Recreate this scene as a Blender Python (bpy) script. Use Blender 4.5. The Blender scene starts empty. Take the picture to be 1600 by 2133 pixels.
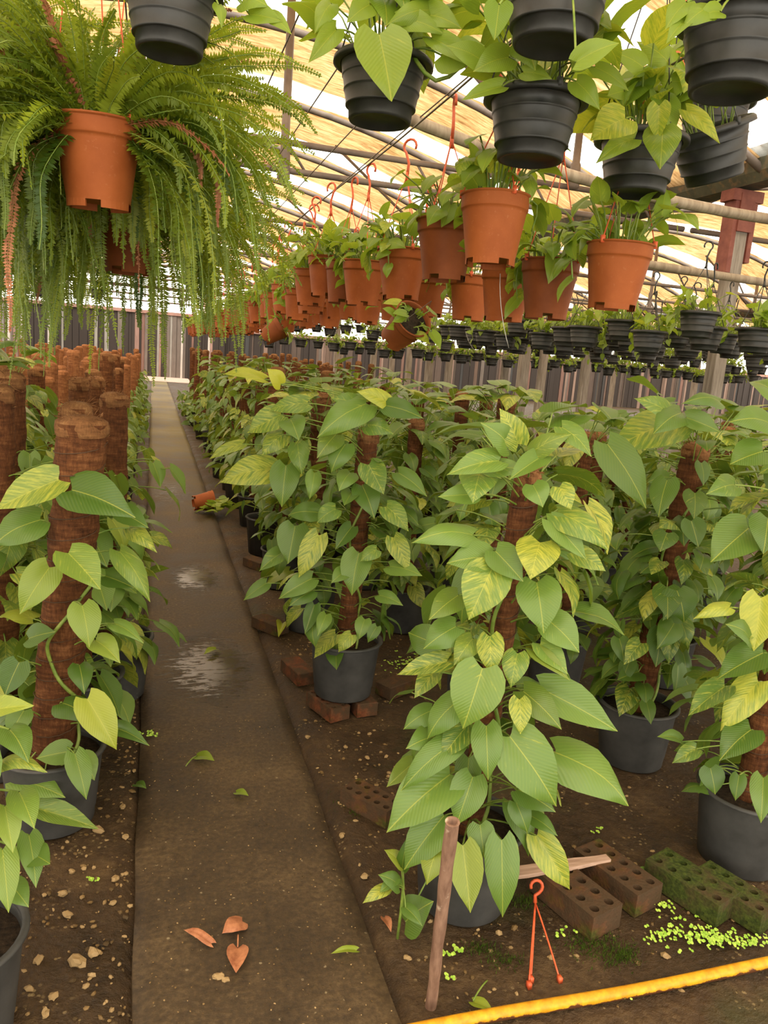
import bpy, math, random
import numpy as np
from mathutils import Vector, Matrix
random.seed(7); RNG = np.random.default_rng(7)
PI = math.pi
SC = bpy.context.scene
COL = SC.collection
# ------------------------------------------------------------------ camera
F, CX, CY, CAMH = 1600.0, 800.0, 1066.5, 1.5
def _v(px, py): return np.array([(px-CX)/F, -(py-CY)/F, -1.0])
def _n(a):
    a = np.asarray(a, float); return a/max(np.linalg.norm(a), 1e-9)
_d = _n(_v(318, 715)); _h = _v(1600, 715+0.078*(1600-318))
_up = _n(np.cross(_h, _d)); _rt = _n(np.cross(_d, _up))
RC = np.array([_rt, _d, _up]); EYE = np.array([0, 0, CAMH])
def ray(px, py): return RC @ _v(px, py)
def at(px, py, D): return EYE+ray(px, py)*D                 # point at optical depth D
def at_z(px, py, z=0.0):
    r = ray(px, py); return EYE+r*(z-CAMH)/r[2]
def at_y(px, py, y):
    r = ray(px, py); return EYE+r*y/r[1]
def depth_of(p): return -(RC.T @ (np.asarray(p, float)-EYE))[2]
cd = bpy.data.cameras.new('camera'); cam = bpy.data.objects.new('camera', cd); COL.objects.link(cam)
cd.sensor_fit = 'VERTICAL'; cd.sensor_height = 24.0; cd.lens = 24.0*F/2133.0
cd.clip_start = 0.05; cd.clip_end = 200
M4 = Matrix.Identity(4)
for i in range(3):
    for j in range(3): M4[i][j] = RC[i][j]
    M4[i][3] = EYE[i]
cam.matrix_world = M4
SC.camera = cam
vs = SC.view_settings
vs.view_transform = 'Standard'; vs.look = 'None'; vs.gamma = 1.0; vs.exposure = 0.0; vs.use_curve_mapping = False
cy = SC.cycles
cy.max_bounces = 7; cy.diffuse_bounces = 4; cy.glossy_bounces = 2; cy.transmission_bounces = 4; cy.transparent_max_bounces = 8
cy.caustics_reflective = False; cy.caustics_refractive = False
cy.sample_clamp_indirect = 4.0
# ------------------------------------------------------------------ materials
MATS = {}
class NT:
    def __init__(s, name):
        s.m = bpy.data.materials.new(name); s.m.use_nodes = True
        s.t = s.m.node_tree; s.t.nodes.clear(); MATS[name] = s.m
        s.out = s.t.nodes.new('ShaderNodeOutputMaterial')
    def n(s, typ, **kw):
        nd = s.t.nodes.new('ShaderNode'+typ)
        for k, v in kw.items():
            if k in nd.inputs: s.set(nd, k, v)
            else: setattr(nd, k, v)
        return nd
    def set(s, nd, k, v):
        i = nd.inputs[k]
        if hasattr(v, 'is_output'): s.t.links.new(v, i)
        else:
            if isinstance(v, (tuple, list)) and len(v) == 3 and i.type == 'RGBA': v = (*v, 1)
            i.default_value = v
    def co(s, kind='Object', scale=(1, 1, 1), rot=(0, 0, 0)):
        c = s.n('TexCoord'); mp = s.n('Mapping')
        s.set(mp, 'Vector', c.outputs[kind]); s.set(mp, 'Scale', scale); s.set(mp, 'Rotation', rot)
        return mp.outputs[0]
    def noise(s, vec, scale, detail=4, rough=0.6):
        return s.n('TexNoise', Vector=vec, Scale=scale, Detail=detail, Roughness=rough).outputs['Fac']
    def ramp(s, fac, stops):
        r = s.n('ValToRGB'); s.set(r, 'Fac', fac); e = r.color_ramp.elements
        while len(e) < len(stops): e.new(0.5)
        for k, (p, c) in enumerate(stops):
            e[k].position = p; e[k].color = (*c, 1) if isinstance(c, (tuple, list)) else (c, c, c, 1)
        return r.outputs[0]
    def mix(s, f, a, b, mode='MIX'):
        m = s.n('MixRGB', blend_type=mode); s.set(m, 'Fac', f); s.set(m, 'Color1', a); s.set(m, 'Color2', b); return m.outputs[0]
    def math(s, op, a, b=0.0, clamp=False):
        m = s.n('Math', operation=op, use_clamp=clamp); s.set(m, 0, a) if False else None
        for k, v in ((0, a), (1, b)):
            if hasattr(v, 'is_output'): s.t.links.new(v, m.inputs[k])
            else: m.inputs[k].default_value = v
        return m.outputs[0]
    def bump(s, h, strength=0.3, dist=0.01):
        return s.n('Bump', Height=h, Strength=strength, Distance=dist).outputs[0]
    def pbr(s, col, rough=0.6, nrm=None, spec=0.4, metal=0.0):
        p = s.n('BsdfPrincipled')
        s.set(p, 'Base Color', col); s.set(p, 'Roughness', rough); s.set(p, 'Specular IOR Level', spec); s.set(p, 'Metallic', metal)
        if nrm is not None: s.set(p, 'Normal', nrm)
        return p.outputs[0]
    def done(s, sh): s.t.links.new(sh, s.out.inputs['Surface']); return s.m

def mat_leaf(name, dark, light, lime, transl=0.28, rough=0.38):
    t = NT(name)
    at_ = t.n('Attribute', attribute_name='lc'); sp = t.n('SeparateColor'); t.set(sp, 'Color', at_.outputs['Color'])
    r, g, b = sp.outputs[0], sp.outputs[1], sp.outputs[2]
    uvn = t.n('UVMap', uv_map='uv'); sx = t.n('SeparateXYZ'); t.set(sx, 'Vector', uvn.outputs[0])
    u, v = sx.outputs[0], sx.outputs[1]
    au = t.math('ABSOLUTE', t.math('SUBTRACT', u, 0.5))
    # stretched along the side veins, and shifted leaf by leaf
    d = t.math('SUBTRACT', v, t.math('MULTIPLY', au, 0.9))
    cmb = t.n('CombineXYZ'); t.t.links.new(t.math('MULTIPLY', u, 2.2), cmb.inputs[0]); t.t.links.new(t.math('MULTIPLY', d, 9.0), cmb.inputs[1]); t.t.links.new(t.math('MULTIPLY', r, 40.0), cmb.inputs[2])
    nz = t.noise(cmb.outputs[0], 1.5, 5, 0.65)
    vein = t.n('TexWave', wave_type='BANDS', bands_direction='Y', Vector=cmb.outputs[0], Scale=0.55, Distortion=1.2, Detail=2).outputs['Fac']
    mid = t.math('GREATER_THAN', 0.010, au)
    base = t.mix(r, dark, light)
    base = t.mix(t.math('MULTIPLY', vein, 0.09), base, t.mix(0.5, base, lime))
    fl = t.noise(cmb.outputs[0], 5.0, 3, 0.6)
    mask = t.math('MULTIPLY', t.math('SUBTRACT', t.math('ADD', t.math('ADD', t.math('MULTIPLY', nz, 0.72), t.math('MULTIPLY', fl, 0.28)), t.math('MULTIPLY', g, 0.27)), 0.67), 6.0, True)
    base = t.mix(t.math('MULTIPLY', mask, 0.75), base, lime)
    base = t.mix(b, base, (0.50, 0.50, 0.04))
    base = t.mix(t.math('MULTIPLY', mid, 0.45), base, lime)
    bs = t.n('BsdfPrincipled'); t.set(bs, 'Base Color', base); t.set(bs, 'Roughness', rough); t.set(bs, 'Specular IOR Level', 0.5)
    t.set(bs, 'Normal', t.bump(vein, 0.16, 0.002))
    tr = t.n('BsdfTranslucent'); t.set(tr, 'Color', t.mix(0.35, base, (0.50, 0.62, 0.03)))
    mx = t.n('MixShader'); t.set(mx, 0, transl); t.t.links.new(bs.outputs[0], mx.inputs[1]); t.t.links.new(tr.outputs[0], mx.inputs[2])
    return t.done(mx.outputs[0])
mat_leaf('pothos_leaf', (0.030, 0.096, 0.008), (0.160, 0.272, 0.046), (0.56, 0.55, 0.075))
mat_leaf('lime_leaf', (0.085, 0.200, 0.014), (0.280, 0.400, 0.040), (0.62, 0.60, 0.06), 0.44)
mat_leaf('fern_leaf', (0.035, 0.090, 0.006), (0.330, 0.400, 0.024), (0.42, 0.44, 0.05), 0.42, 0.5)

t = NT('stem_green'); n = t.noise(t.co(), 30)
t.done(t.pbr(t.ramp(n, [(0.3, (0.10, 0.19, 0.02)), (0.7, (0.26, 0.32, 0.06))]), 0.45))
t = NT('black_plastic'); c = t.co(); n = t.noise(c, 9, 6); n2 = t.noise(c, 160, 2)
t.done(t.pbr(t.ramp(n, [(0.35, (0.014, 0.015, 0.014)), (0.75, (0.050, 0.050, 0.046))]), t.ramp(n, [(0.3, 0.38), (0.7, 0.62)]), t.bump(n2, 0.08, 0.002), 0.45))
t = NT('grey_plastic'); c = t.co(); n = t.noise(c, 7, 6); n2 = t.noise(c, 220, 2)
t.done(t.pbr(t.ramp(n, [(0.3, (0.032, 0.032, 0.030)), (0.75, (0.085, 0.083, 0.078))]), 0.6, t.bump(n2, 0.1, 0.002), 0.4))
t = NT('orange_plastic'); c = t.co(); n = t.noise(c, 6, 6); n2 = t.noise(c, 90, 3)
col = t.ramp(n, [(0.3, (0.24, 0.058, 0.012)), (0.7, (0.38, 0.105, 0.026))])
t.done(t.pbr(t.mix(t.ramp(n2, [(0.62, 0.0), (0.74, 0.25)]), col, (0.5, 0.22, 0.10)), 0.6, t.bump(n2, 0.08, 0.002), 0.18))
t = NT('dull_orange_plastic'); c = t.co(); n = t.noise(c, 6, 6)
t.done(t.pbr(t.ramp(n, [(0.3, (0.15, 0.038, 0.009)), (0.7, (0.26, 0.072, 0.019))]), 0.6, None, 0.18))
t = NT('red_plastic'); n = t.noise(t.co(), 40)
t.done(t.pbr(t.ramp(n, [(0.3, (0.55, 0.075, 0.025)), (0.7, (0.70, 0.14, 0.05))]), 0.35))
t = NT('soil'); c = t.co(); n = t.noise(c, 60, 6)
t.done(t.pbr(t.ramp(n, [(0.35, (0.012, 0.008, 0.005)), (0.7, (0.05, 0.032, 0.018))]), 0.9, t.bump(n, 0.8, 0.01), 0.2))
def mat_coir(name, a, b, c_):
    t = NT(name); co = t.co('Object', (1, 1, 1)); st = t.co('Object', (9, 9, 55)); fi = t.co('Object', (60, 60, 14), (0.4, 0.3, 0))
    n = t.noise(co, 8, 5); s = t.noise(st, 1.4, 4); f = t.noise(fi, 2.0, 6, 0.75)
    k = t.mix(0.5, s, f)
    col = t.ramp(k, [(0.33, a), (0.52, b), (0.72, c_)])
    col = t.mix(t.ramp(n, [(0.35, 0.55), (0.65, 0.0)]), col, t.mix(1.0, col, (0.55, 0.5, 0.5), 'MULTIPLY'))
    t.done(t.pbr(col, 0.85, t.bump(k, 0.9, 0.012), 0.2))
mat_coir('coir', (0.040, 0.013, 0.005), (0.150, 0.055, 0.018), (0.34, 0.15, 0.055))
mat_coir('coir_dry', (0.14, 0.052, 0.018), (0.36, 0.150, 0.058), (0.56, 0.30, 0.14))
mat_coir('coir_cap', (0.11, 0.048, 0.017), (0.25, 0.115, 0.042), (0.44, 0.24, 0.10))
t = NT('twine'); t.done(t.pbr((0.07, 0.035, 0.015), 0.7))
# steel, wood, cloth
t = NT('roof_steel'); c = t.co(); n = t.noise(c, 3, 5)
t.done(t.pbr(t.ramp(n, [(0.3, (0.105, 0.080, 0.070)), (0.7, (0.24, 0.19, 0.155))]), 0.55, None, 0.4))
t = NT('pale_pipe'); c = t.co('Object', (6, 1, 1)); n = t.noise(c, 4, 5)
t.done(t.pbr(t.ramp(n, [(0.3, (0.20, 0.15, 0.10)), (0.7, (0.42, 0.35, 0.25))]), 0.6))
t = NT('gutter_green'); c = t.co(); n = t.noise(c, 2.2, 6); n2 = t.noise(c, 14, 5)
t.done(t.pbr(t.mix(t.ramp(n2, [(0.5, 0.0), (0.7, 0.8)]), t.ramp(n, [(0.35, (0.035, 0.04, 0.026)), (0.7, (0.13, 0.12, 0.075))]), (0.22, 0.13, 0.06)), 0.7))
t = NT('red_oxide'); c = t.co(); n = t.noise(c, 7, 6)
t.done(t.pbr(t.ramp(n, [(0.35, (0.14, 0.032, 0.022)), (0.7, (0.26, 0.085, 0.055))]), 0.6))
t = NT('weathered_wood'); c = t.co('Object', (12, 12, 1.2)); n = t.noise(c, 2.5, 6)
t.done(t.pbr(t.ramp(n, [(0.3, (0.16, 0.13, 0.10)), (0.7, (0.36, 0.32, 0.27))]), 0.8, t.bump(n, 0.3, 0.01)))
t = NT('brown_stick'); c = t.co('Object', (30, 30, 5)); n = t.noise(c, 2, 6); n2 = t.noise(t.co(), 16, 5)
t.done(t.pbr(t.mix(t.ramp(n2, [(0.60, 0.0), (0.68, 0.9)]), t.ramp(n, [(0.3, (0.13, 0.065, 0.04)), (0.7, (0.32, 0.19, 0.125))]), (0.62, 0.5, 0.36)), 0.65, t.bump(n, 0.3, 0.004)))
t = NT('pink_wood'); c = t.co('Object', (3, 40, 40)); n = t.noise(c, 2, 6)
t.done(t.pbr(t.ramp(n, [(0.3, (0.30, 0.18, 0.12)), (0.7, (0.56, 0.38, 0.28))]), 0.75, t.bump(n, 0.3, 0.003)))
t = NT('yellow_paint'); c = t.co(); n = t.noise(c, 11, 7, 0.7); n2 = t.noise(c, 45, 4)
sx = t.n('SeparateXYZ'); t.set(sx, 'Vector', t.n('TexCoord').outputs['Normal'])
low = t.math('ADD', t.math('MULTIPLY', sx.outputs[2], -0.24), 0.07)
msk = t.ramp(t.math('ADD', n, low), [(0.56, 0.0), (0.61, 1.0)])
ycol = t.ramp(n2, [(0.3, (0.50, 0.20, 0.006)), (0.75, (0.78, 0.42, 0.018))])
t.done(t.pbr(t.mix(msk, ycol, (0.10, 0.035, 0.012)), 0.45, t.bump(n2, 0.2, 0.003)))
t = NT('bare_wire'); t.done(t.pbr((0.10, 0.075, 0.05), 0.5))
t = NT('grey_wire'); t.done(t.pbr((0.36, 0.35, 0.31), 0.35, None, 0.5, 0.5))
t = NT('cloth'); c = t.co('Object', (2.2, 12.0, 1)); n = t.noise(c, 2.4, 8, 0.72); c2 = t.co('Object', (1, 1, 1)); n2 = t.noise(c2, 0.8, 6); n3 = t.noise(t.co('Object', (0.8, 5, 1)), 2.0, 6, 0.7)
k = t.mix(0.45, n, n3)
col = t.ramp(k, [(0.38, (0.20, 0.105, 0.040)), (0.50, (0.46, 0.285, 0.130)), (0.62, (0.66, 0.46, 0.25))])
col = t.mix(t.ramp(n2, [(0.42, 0.6), (0.62, 0.0)]), col, t.mix(1.0, col, (0.72, 0.66, 0.55), 'MULTIPLY'))
tl = t.n('BsdfTranslucent'); t.set(tl, 'Color', col); df = t.n('BsdfDiffuse'); t.set(df, 'Color', col)
tp = t.n('BsdfTransparent'); t.set(tp, 'Color', col)
m1 = t.n('MixShader'); t.set(m1, 0, 0.25); t.t.links.new(tl.outputs[0], m1.inputs[1]); t.t.links.new(df.outputs[0], m1.inputs[2])
m2 = t.n('MixShader'); t.set(m2, 0, 0.16); t.t.links.new(m1.outputs[0], m2.inputs[1]); t.t.links.new(tp.outputs[0], m2.inputs[2])
t.done(m2.outputs[0])
t = NT('clear_film'); c = t.co('Object', (1, 3, 1)); n = t.noise(c, 2.5, 6)
tl = t.n('BsdfTranslucent'); t.set(tl, 'Color', (0.92, 0.92, 0.90)); tp = t.n('BsdfTransparent'); t.set(tp, 'Color', (0.98, 0.98, 0.97))
m2 = t.n('MixShader'); t.set(m2, 0, t.ramp(n, [(0.3, 0.65), (0.6, 0.9)])); t.t.links.new(tl.outputs[0], m2.inputs[1]); t.t.links.new(tp.outputs[0], m2.inputs[2])
t.done(m2.outputs[0])
# ground
t = NT('dirt'); c = t.co(); n = t.noise(c, 3.2, 8, 0.65); n2 = t.noise(c, 38, 5, 0.7); n3 = t.noise(c, 1.3, 4)
vo = t.n('TexVoronoi', Vector=c, Scale=55.0); 
col = t.ramp(t.mix(0.35, n, n2), [(0.34, (0.018, 0.010, 0.0035)), (0.52, (0.058, 0.032, 0.0115)), (0.70, (0.14, 0.086, 0.035))])
peb = t.math('MULTIPLY', t.math('LESS_THAN', vo.outputs['Distance'], 0.26), t.math('GREATER_THAN', t.noise(c, 6, 3), 0.56))
col = t.mix(t.math('MULTIPLY', peb, 0.55), col, t.ramp(vo.outputs['Color'], [(0.2, (0.14, 0.09, 0.04)), (0.8, (0.38, 0.28, 0.13))]))
col = t.mix(t.ramp(n3, [(0.56, 0.0), (0.70, 0.55)]), col, (0.035, 0.055, 0.010))
h = t.math('ADD', n2, t.math('MULTIPLY', peb, 0.5))
t.done(t.pbr(col, t.ramp(n, [(0.35, 0.42), (0.65, 0.8)]), t.bump(h, 0.8, 0.02), 0.35))
t = NT('concrete'); c = t.co(); n = t.noise(c, 2.2, 8, 0.65); n2 = t.noise(c, 60, 5, 0.7); n3 = t.noise(t.co('Object', (1, 3.2, 1)), 11, 8, 0.8); big = t.noise(c, 0.55, 4)
sx = t.n('SeparateXYZ'); t.set(sx, 'Vector', c)
def blob(px, py, rx, ry):
    a = t.math('POWER', t.math('DIVIDE', t.math('SUBTRACT', sx.outputs[0], px), rx), 2.0); b = t.math('POWER', t.math('DIVIDE', t.math('SUBTRACT', sx.outputs[1], py), ry), 2.0)
    return t.math('SUBTRACT', 1.0, t.math('ADD', a, b), True)
bl = t.math('MAXIMUM', t.math('MAXIMUM', blob(0.29, 3.55, 0.30, 0.55), blob(0.30, 5.05, 0.22, 0.45)), t.math('MULTIPLY', blob(0.2, 8.2, 0.3, 1.0), 0.55))
wet = t.ramp(t.math('ADD', t.math('MULTIPLY', bl, 0.36), t.math('MULTIPLY', n3, 1.1)), [(0.70, 0.0), (0.84, 1.0)])
col = t.ramp(t.mix(0.45, n, n2), [(0.37, (0.024, 0.0135, 0.0048)), (0.50, (0.060, 0.036, 0.0138)), (0.65, (0.14, 0.09, 0.038))])
gm = t.n('MapRange'); t.set(gm, 'Value', sx.outputs[1]); gm.inputs[1].default_value = 6.5; gm.inputs[2].default_value = 15.0
col = t.mix(t.math('MULTIPLY', t.math('MULTIPLY', gm.outputs[0], t.ramp(big, [(0.4, 0.2), (0.6, 1.0)])), 0.75), col, (0.20, 0.155, 0.030))
fl = t.n('TexVoronoi', Vector=c, Scale=26.0); fk = t.math('MULTIPLY', t.math('LESS_THAN', fl.outputs['Distance'], 0.10), t.math('GREATER_THAN', n2, 0.52))
col = t.mix(t.math('MULTIPLY', fk, 0.6), col, (0.34, 0.27, 0.16))
col = t.mix(t.math('MULTIPLY', wet, 0.6), col, (0.030, 0.020, 0.011))
t.done(t.pbr(col, t.mix(wet, t.ramp(n, [(0.3, 0.50), (0.7, 0.75)]), (0.10, 0.10, 0.10)), t.bump(t.math('MULTIPLY', t.mix(0.5, n2, n3), t.math('SUBTRACT', 1.0, t.math('MULTIPLY', wet, 0.93))), 0.45, 0.012), 0.5))
t = NT('pink_tile'); c = t.co(); br = t.n('TexBrick', Vector=c, Scale=2.5); t.set(br, 'Color1', (0.55, 0.34, 0.28)); t.set(br, 'Color2', (0.62, 0.42, 0.34)); t.set(br, 'Mortar', (0.4, 0.3, 0.26))
t.done(t.pbr(br.outputs['Color'], 0.6))
def mat_brick(name, moss):
    t = NT(name); c = t.co(); n = t.noise(c, 26, 6, 0.7); n2 = t.noise(c, 9, 5, 0.6); f = t.noise(c, 120, 3)
    col = t.ramp(n, [(0.35, (0.085, 0.026, 0.010)), (0.6, (0.21, 0.062, 0.022)), (0.75, (0.32, 0.12, 0.05))])
    col = t.mix(t.ramp(n2, [(0.40+moss*0.2, 0.85), (0.58+moss*0.25, 0.0)]), col, (0.055, 0.040, 0.020))
    col = t.mix(t.ramp(n2, [(0.62-moss*0.4, 0.0), (0.74-moss*0.3, 0.9)]), col, t.ramp(f, [(0.35, (0.018, 0.034, 0.003)), (0.7, (0.070, 0.098, 0.011))]))
    t.done(t.pbr(col, 0.85, t.bump(t.mix(0.5, n, f), 0.8, 0.008), 0.25))
mat_brick('brick_red', 0.05); mat_brick('brick_dull', 0.3); mat_brick('brick_moss', 0.75)
t = NT('stone'); oi = t.n('ObjectInfo'); c = t.co(); n = t.noise(c, 25, 5); g = t.n('NewGeometry')
col = t.ramp(g.outputs['Random Per Island'], [(0.1, (0.075, 0.045, 0.014)), (0.55, (0.22, 0.135, 0.045)), (0.95, (0.46, 0.32, 0.15))])
t.done(t.pbr(t.mix(n, col, t.mix(1.0, col, (0.6, 0.55, 0.5), 'MULTIPLY')), 0.7))
t = NT('moss'); c = t.co(); n = t.noise(c, 70, 5); t.done(t.pbr(t.ramp(n, [(0.3, (0.02, 0.045, 0.004)), (0.7, (0.09, 0.15, 0.015))]), 0.95, t.bump(n, 1.0, 0.02), 0.1))
t = NT('dry_leaf'); c = t.co(); n = t.noise(c, 40, 5); t.done(t.pbr(t.ramp(n, [(0.3, (0.24, 0.075, 0.03)), (0.7, (0.52, 0.22, 0.10))]), 0.6))
t = NT('weed_green'); g = t.n('NewGeometry'); t.done(t.pbr(t.ramp(g.outputs['Random Per Island'], [(0.1, (0.22, 0.42, 0.03)), (0.9, (0.45, 0.62, 0.09))]), 0.5))
t = NT('wall_boards'); at_ = t.n('Attribute', attribute_name='lc'); n = t.noise(t.co('Object', (3, 3, 0.6)), 3, 5)
t.done(t.pbr(t.mix(t.ramp(n, [(0.3, 0.35), (0.7, 0.0)]), at_.outputs['Color'], (0.03, 0.02, 0.015)), 0.8))
t = NT('straw'); t.done(t.pbr((0.5, 0.38, 0.18), 0.7))
t = NT('orange_fitting'); t.done(t.pbr((0.50, 0.13, 0.03), 0.45))

# ------------------------------------------------------------------ mesh building
class MB:
    def __init__(s): s.v = []; s.f = []; s.uv = []; s.col = []; s.mi = []; s.nv = 0; s.has = False
    def add(s, v, f, uv=None, col=None, mi=0):
        v = np.asarray(v, float).reshape(-1, 3); b = s.nv
        s.v.append(v); s.nv += len(v)
        s.f.extend([tuple(int(b+i) for i in q) for q in f]); s.mi.extend([mi]*len(f))
        s.uv.append(np.asarray(uv, float) if uv is not None else np.tile([0.3, 0.5], (len(v), 1)))
        s.col.append(np.tile(np.asarray(col if col is not None else (0.5, 0, 0), float), (len(v), 1)))
        if uv is not None or col is not None: s.has = True
        return s
    def mesh(s, name, mats, smooth=True):
        me = bpy.data.meshes.new(name)
        V = np.concatenate(s.v) if s.v else np.zeros((0, 3))
        me.from_pydata(V.tolist(), [], s.f)
        for m in (mats if isinstance(mats, (list, tuple)) else [mats]): me.materials.append(MATS[m])
        if any(s.mi): me.polygons.foreach_set('material_index', s.mi)
        me.polygons.foreach_set('use_smooth', [smooth]*len(me.polygons))
        if s.has:
            U = np.concatenate(s.uv); C = np.concatenate(s.col)
            li = np.zeros(len(me.loops), int); me.loops.foreach_get('vertex_index', li)
            me.uv_layers.new(name='uv').data.foreach_set('uv', U[li].astype(np.float32).ravel())
            a = me.color_attributes.new('lc', 'FLOAT_COLOR', 'POINT')
            a.data.foreach_set('color', np.concatenate([C, np.ones((len(C), 1))], 1).astype(np.float32).ravel())
        me.update(); return me
def frame_of(d):
    d = _n(d); a = np.array([0, 0, 1.0]) if abs(d[2]) < 0.9 else np.array([1.0, 0, 0])
    x = _n(np.cross(a, d)); return x, np.cross(d, x), d
def tube(mb, pts, r, ns=6, cap=True, mi=0, col=None):
    P = [np.asarray(p, float) for p in pts]; n = len(P)
    R = r if isinstance(r, (list, tuple, np.ndarray)) else [r]*n
    V = []; x = None
    for i in range(n):
        d = _n(P[min(i+1, n-1)]-P[max(i-1, 0)])
        if x is None: x, y, _ = frame_of(d)
        else:
            x = _n(x-d*np.dot(x, d)); y = np.cross(d, x)
        for k in range(ns):
            a = 2*PI*k/ns; V.append(P[i]+R[i]*(math.cos(a)*x+math.sin(a)*y))
    f = [(i*ns+k, i*ns+(k+1) % ns, (i+1)*ns+(k+1) % ns, (i+1)*ns+k) for i in range(n-1) for k in range(ns)]
    if cap: f += [tuple(reversed(range(ns))), tuple((n-1)*ns+k for k in range(ns))]
    mb.add(V, f, None, col, mi)
def lathe(mb, prof, ns=28, cap0=False, cap1=False, ctr=(0, 0), wob=None, mi=0):
    V = []; m = len(prof)
    for i, (r, z) in enumerate(prof):
        for k in range(ns):
            a = 2*PI*k/ns; rr = r*(wob(a, z) if wob else 1)
            V.append((ctr[0]+rr*math.cos(a), ctr[1]+rr*math.sin(a), z))
    f = [(i*ns+k, i*ns+(k+1) % ns, (i+1)*ns+(k+1) % ns, (i+1)*ns+k) for i in range(m-1) for k in range(ns)]
    if cap0: f.append(tuple(reversed(range(ns))))
    if cap1: f.append(tuple((m-1)*ns+k for k in range(ns)))
    mb.add(V, f, None, None, mi)
def box(mb, c, s, R=None, col=None, mi=0):
    V = np.array([[x, y, z] for x in (-.5, .5) for y in (-.5, .5) for z in (-.5, .5)])*np.asarray(s)
    if R is not None: V = V @ np.asarray(R).T
    mb.add(V+np.asarray(c), [(0, 1, 3, 2), (4, 6, 7, 5), (0, 4, 5, 1), (2, 3, 7, 6), (0, 2, 6, 4), (1, 5, 7, 3)], None, col, mi)
def bez(a, b, c, n=6):
    a, b, c = (np.asarray(q, float) for q in (a, b, c))
    return [(1-t)**2*a+2*t*(1-t)*b+t*t*c for t in np.linspace(0, 1, n)]
def ico(sub=1):
    import bmesh
    bm = bmesh.new(); bmesh.ops.create_icosphere(bm, subdivisions=sub, radius=1)
    V = np.array([v.co[:] for v in bm.verts]); f = [tuple(v.index for v in q.verts) for q in bm.faces]; bm.free(); return V, f
ICO1, ICO2 = ico(1), ico(2)
# ------------------------------------------------------------------ objects
def link(name, data, parent=None, loc=None, rot=None):
    o = bpy.data.objects.new(name, data); COL.objects.link(o)
    if parent is not None: o.parent = parent
    if loc is not None: o.location = [float(q) for q in loc]
    if rot is not None: o.rotation_euler = rot
    return o
def tag(o, label=None, cat=None, group=None, kind=None):
    for k, v in (('label', label), ('category', cat), ('group', group), ('kind', kind)):
        if v: o[k] = v
    return o
def thing(name, loc, label, cat, group=None, rotz=0.0):
    o = link(name, None, None, loc, (0, 0, rotz)); o.empty_display_size = 0.1
    return tag(o, label, cat, group)
def copy_tree(o, loc=None, rotz=None, label=None, group=None, scale=None):
    def cp(q, par):
        c = q.copy(); COL.objects.link(c)
        if par is not None: c.parent = par
        for ch in q.children: cp(ch, c)
        return c
    c = cp(o, None)
    if loc is not None: c.location = [float(q) for q in loc]
    if rotz is not None: c.rotation_euler = (0, 0, rotz)
    if label: c['label'] = label
    if group: c['group'] = group
    if scale is not None: c.scale = (scale,)*3 if not isinstance(scale, tuple) else scale
    return c
ORD = 'first second third fourth fifth sixth seventh eighth ninth tenth eleventh twelfth thirteenth fourteenth fifteenth sixteenth seventeenth eighteenth nineteenth twentieth'.split()
def nth(i): return ORD[i] if i < 20 else {2: 'twenty-', 3: 'thirty-', 4: 'forty-'}[(i+1)//10]+ORD[i % 10] if (i+1) % 10 else {3: 'thirtieth', 4: 'fortieth'}[(i+1)//10]
# ------------------------------------------------------------------ leaves
def leaf_tpl(hi=True, arch=0.10, fold=0.10, wave=0.0, twist=0.0):
    T = [0, .05, .13, .25, .40, .56, .72, .86, .95, 1.0] if hi else [0, .14, .42, .74, 1.0]
    U = [-1, -.62, -.25, 0, .25, .62, 1] if hi else [-1, 0, 1]
    ft = np.array([0, .05, .13, .25, .40, .56, .72, .86, .95, 1.0]); fw = np.array([.46, .72, .92, 1.0, .96, .80, .55, .26, .085, .0])
    V = []; uv = []
    for t in T:
        w = np.interp(t, ft, fw)
        for u in U:
            y = t-0.135*abs(u)**1.25*(1-t)**4
            z = arch*4*t*(1-t)*(1 if t > .3 else .9)-arch*.6*abs(u)**2*w+fold*abs(u)*w*.6+wave*math.sin(t*9+u*2.2)*abs(u)
            V.append((0.5*w*u, y, z+twist*u*w*t)); uv.append((0.5+0.5*u*w, t))
    m = len(U); f = []
    for i in range(len(T)-1):
        for j in range(m-1):
            a = i*m+j
            if i == len(T)-2:
                f.append((a, a+1, a+m) if False else (a, a+1, (i+1)*m+j))
                if False: pass
            else: f.append((a, a+1, a+m+1, a+m))
    # the last row is one point: weld it
    tip = (len(T)-1)*m
    f = [tuple(tip if q >= tip else q for q in g) for g in f]
    V = V[:tip+1]; uv = uv[:tip+1]
    return np.array(V), f, np.array(uv)
TH = [leaf_tpl(True, a, fo, w, tw) for a, fo, w, tw in ((.10, .10, .012, 0), (.16, .16, .018, .05), (.05, .20, .02, -.06), (.20, .06, .022, .03), (.13, .24, .015, .0))]
TL = [leaf_tpl(False, a, fo, 0, tw) for a, fo, tw in ((.10, .12, 0), (.18, .2, .06), (.06, .22, -.06))]
def put_leaf(mb, base, tip, nrm, W, col, hi=True, k=None, mi=0):
    base = np.asarray(base, float); tip = np.asarray(tip, float)
    ax = tip-base; L = np.linalg.norm(ax); ax = ax/max(L, 1e-6)
    nr = np.asarray(nrm, float); nr = _n(nr-ax*np.dot(nr, ax)); sd = np.cross(ax, nr)
    V, f, uv = (TH if hi else TL)[random.randrange(5 if hi else 3) if k is None else k]
    P = base+np.outer(V[:, 0]*W, sd)+np.outer(V[:, 1]*L, ax)+np.outer(V[:, 2]*L, nr)
    mb.add(P, f, uv, col, mi)
def leaf_col(vari=0.3, yellow=0.0, tone=None):
    r = random.random() if tone is None else min(1, max(0, random.gauss(tone, .12)))
    g = random.random()*1.1 if random.random() < vari else random.random()*.25
    b = yellow if yellow else (random.uniform(.2, .55) if random.random() < .035 else 0)
    return (r, g, b)
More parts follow.
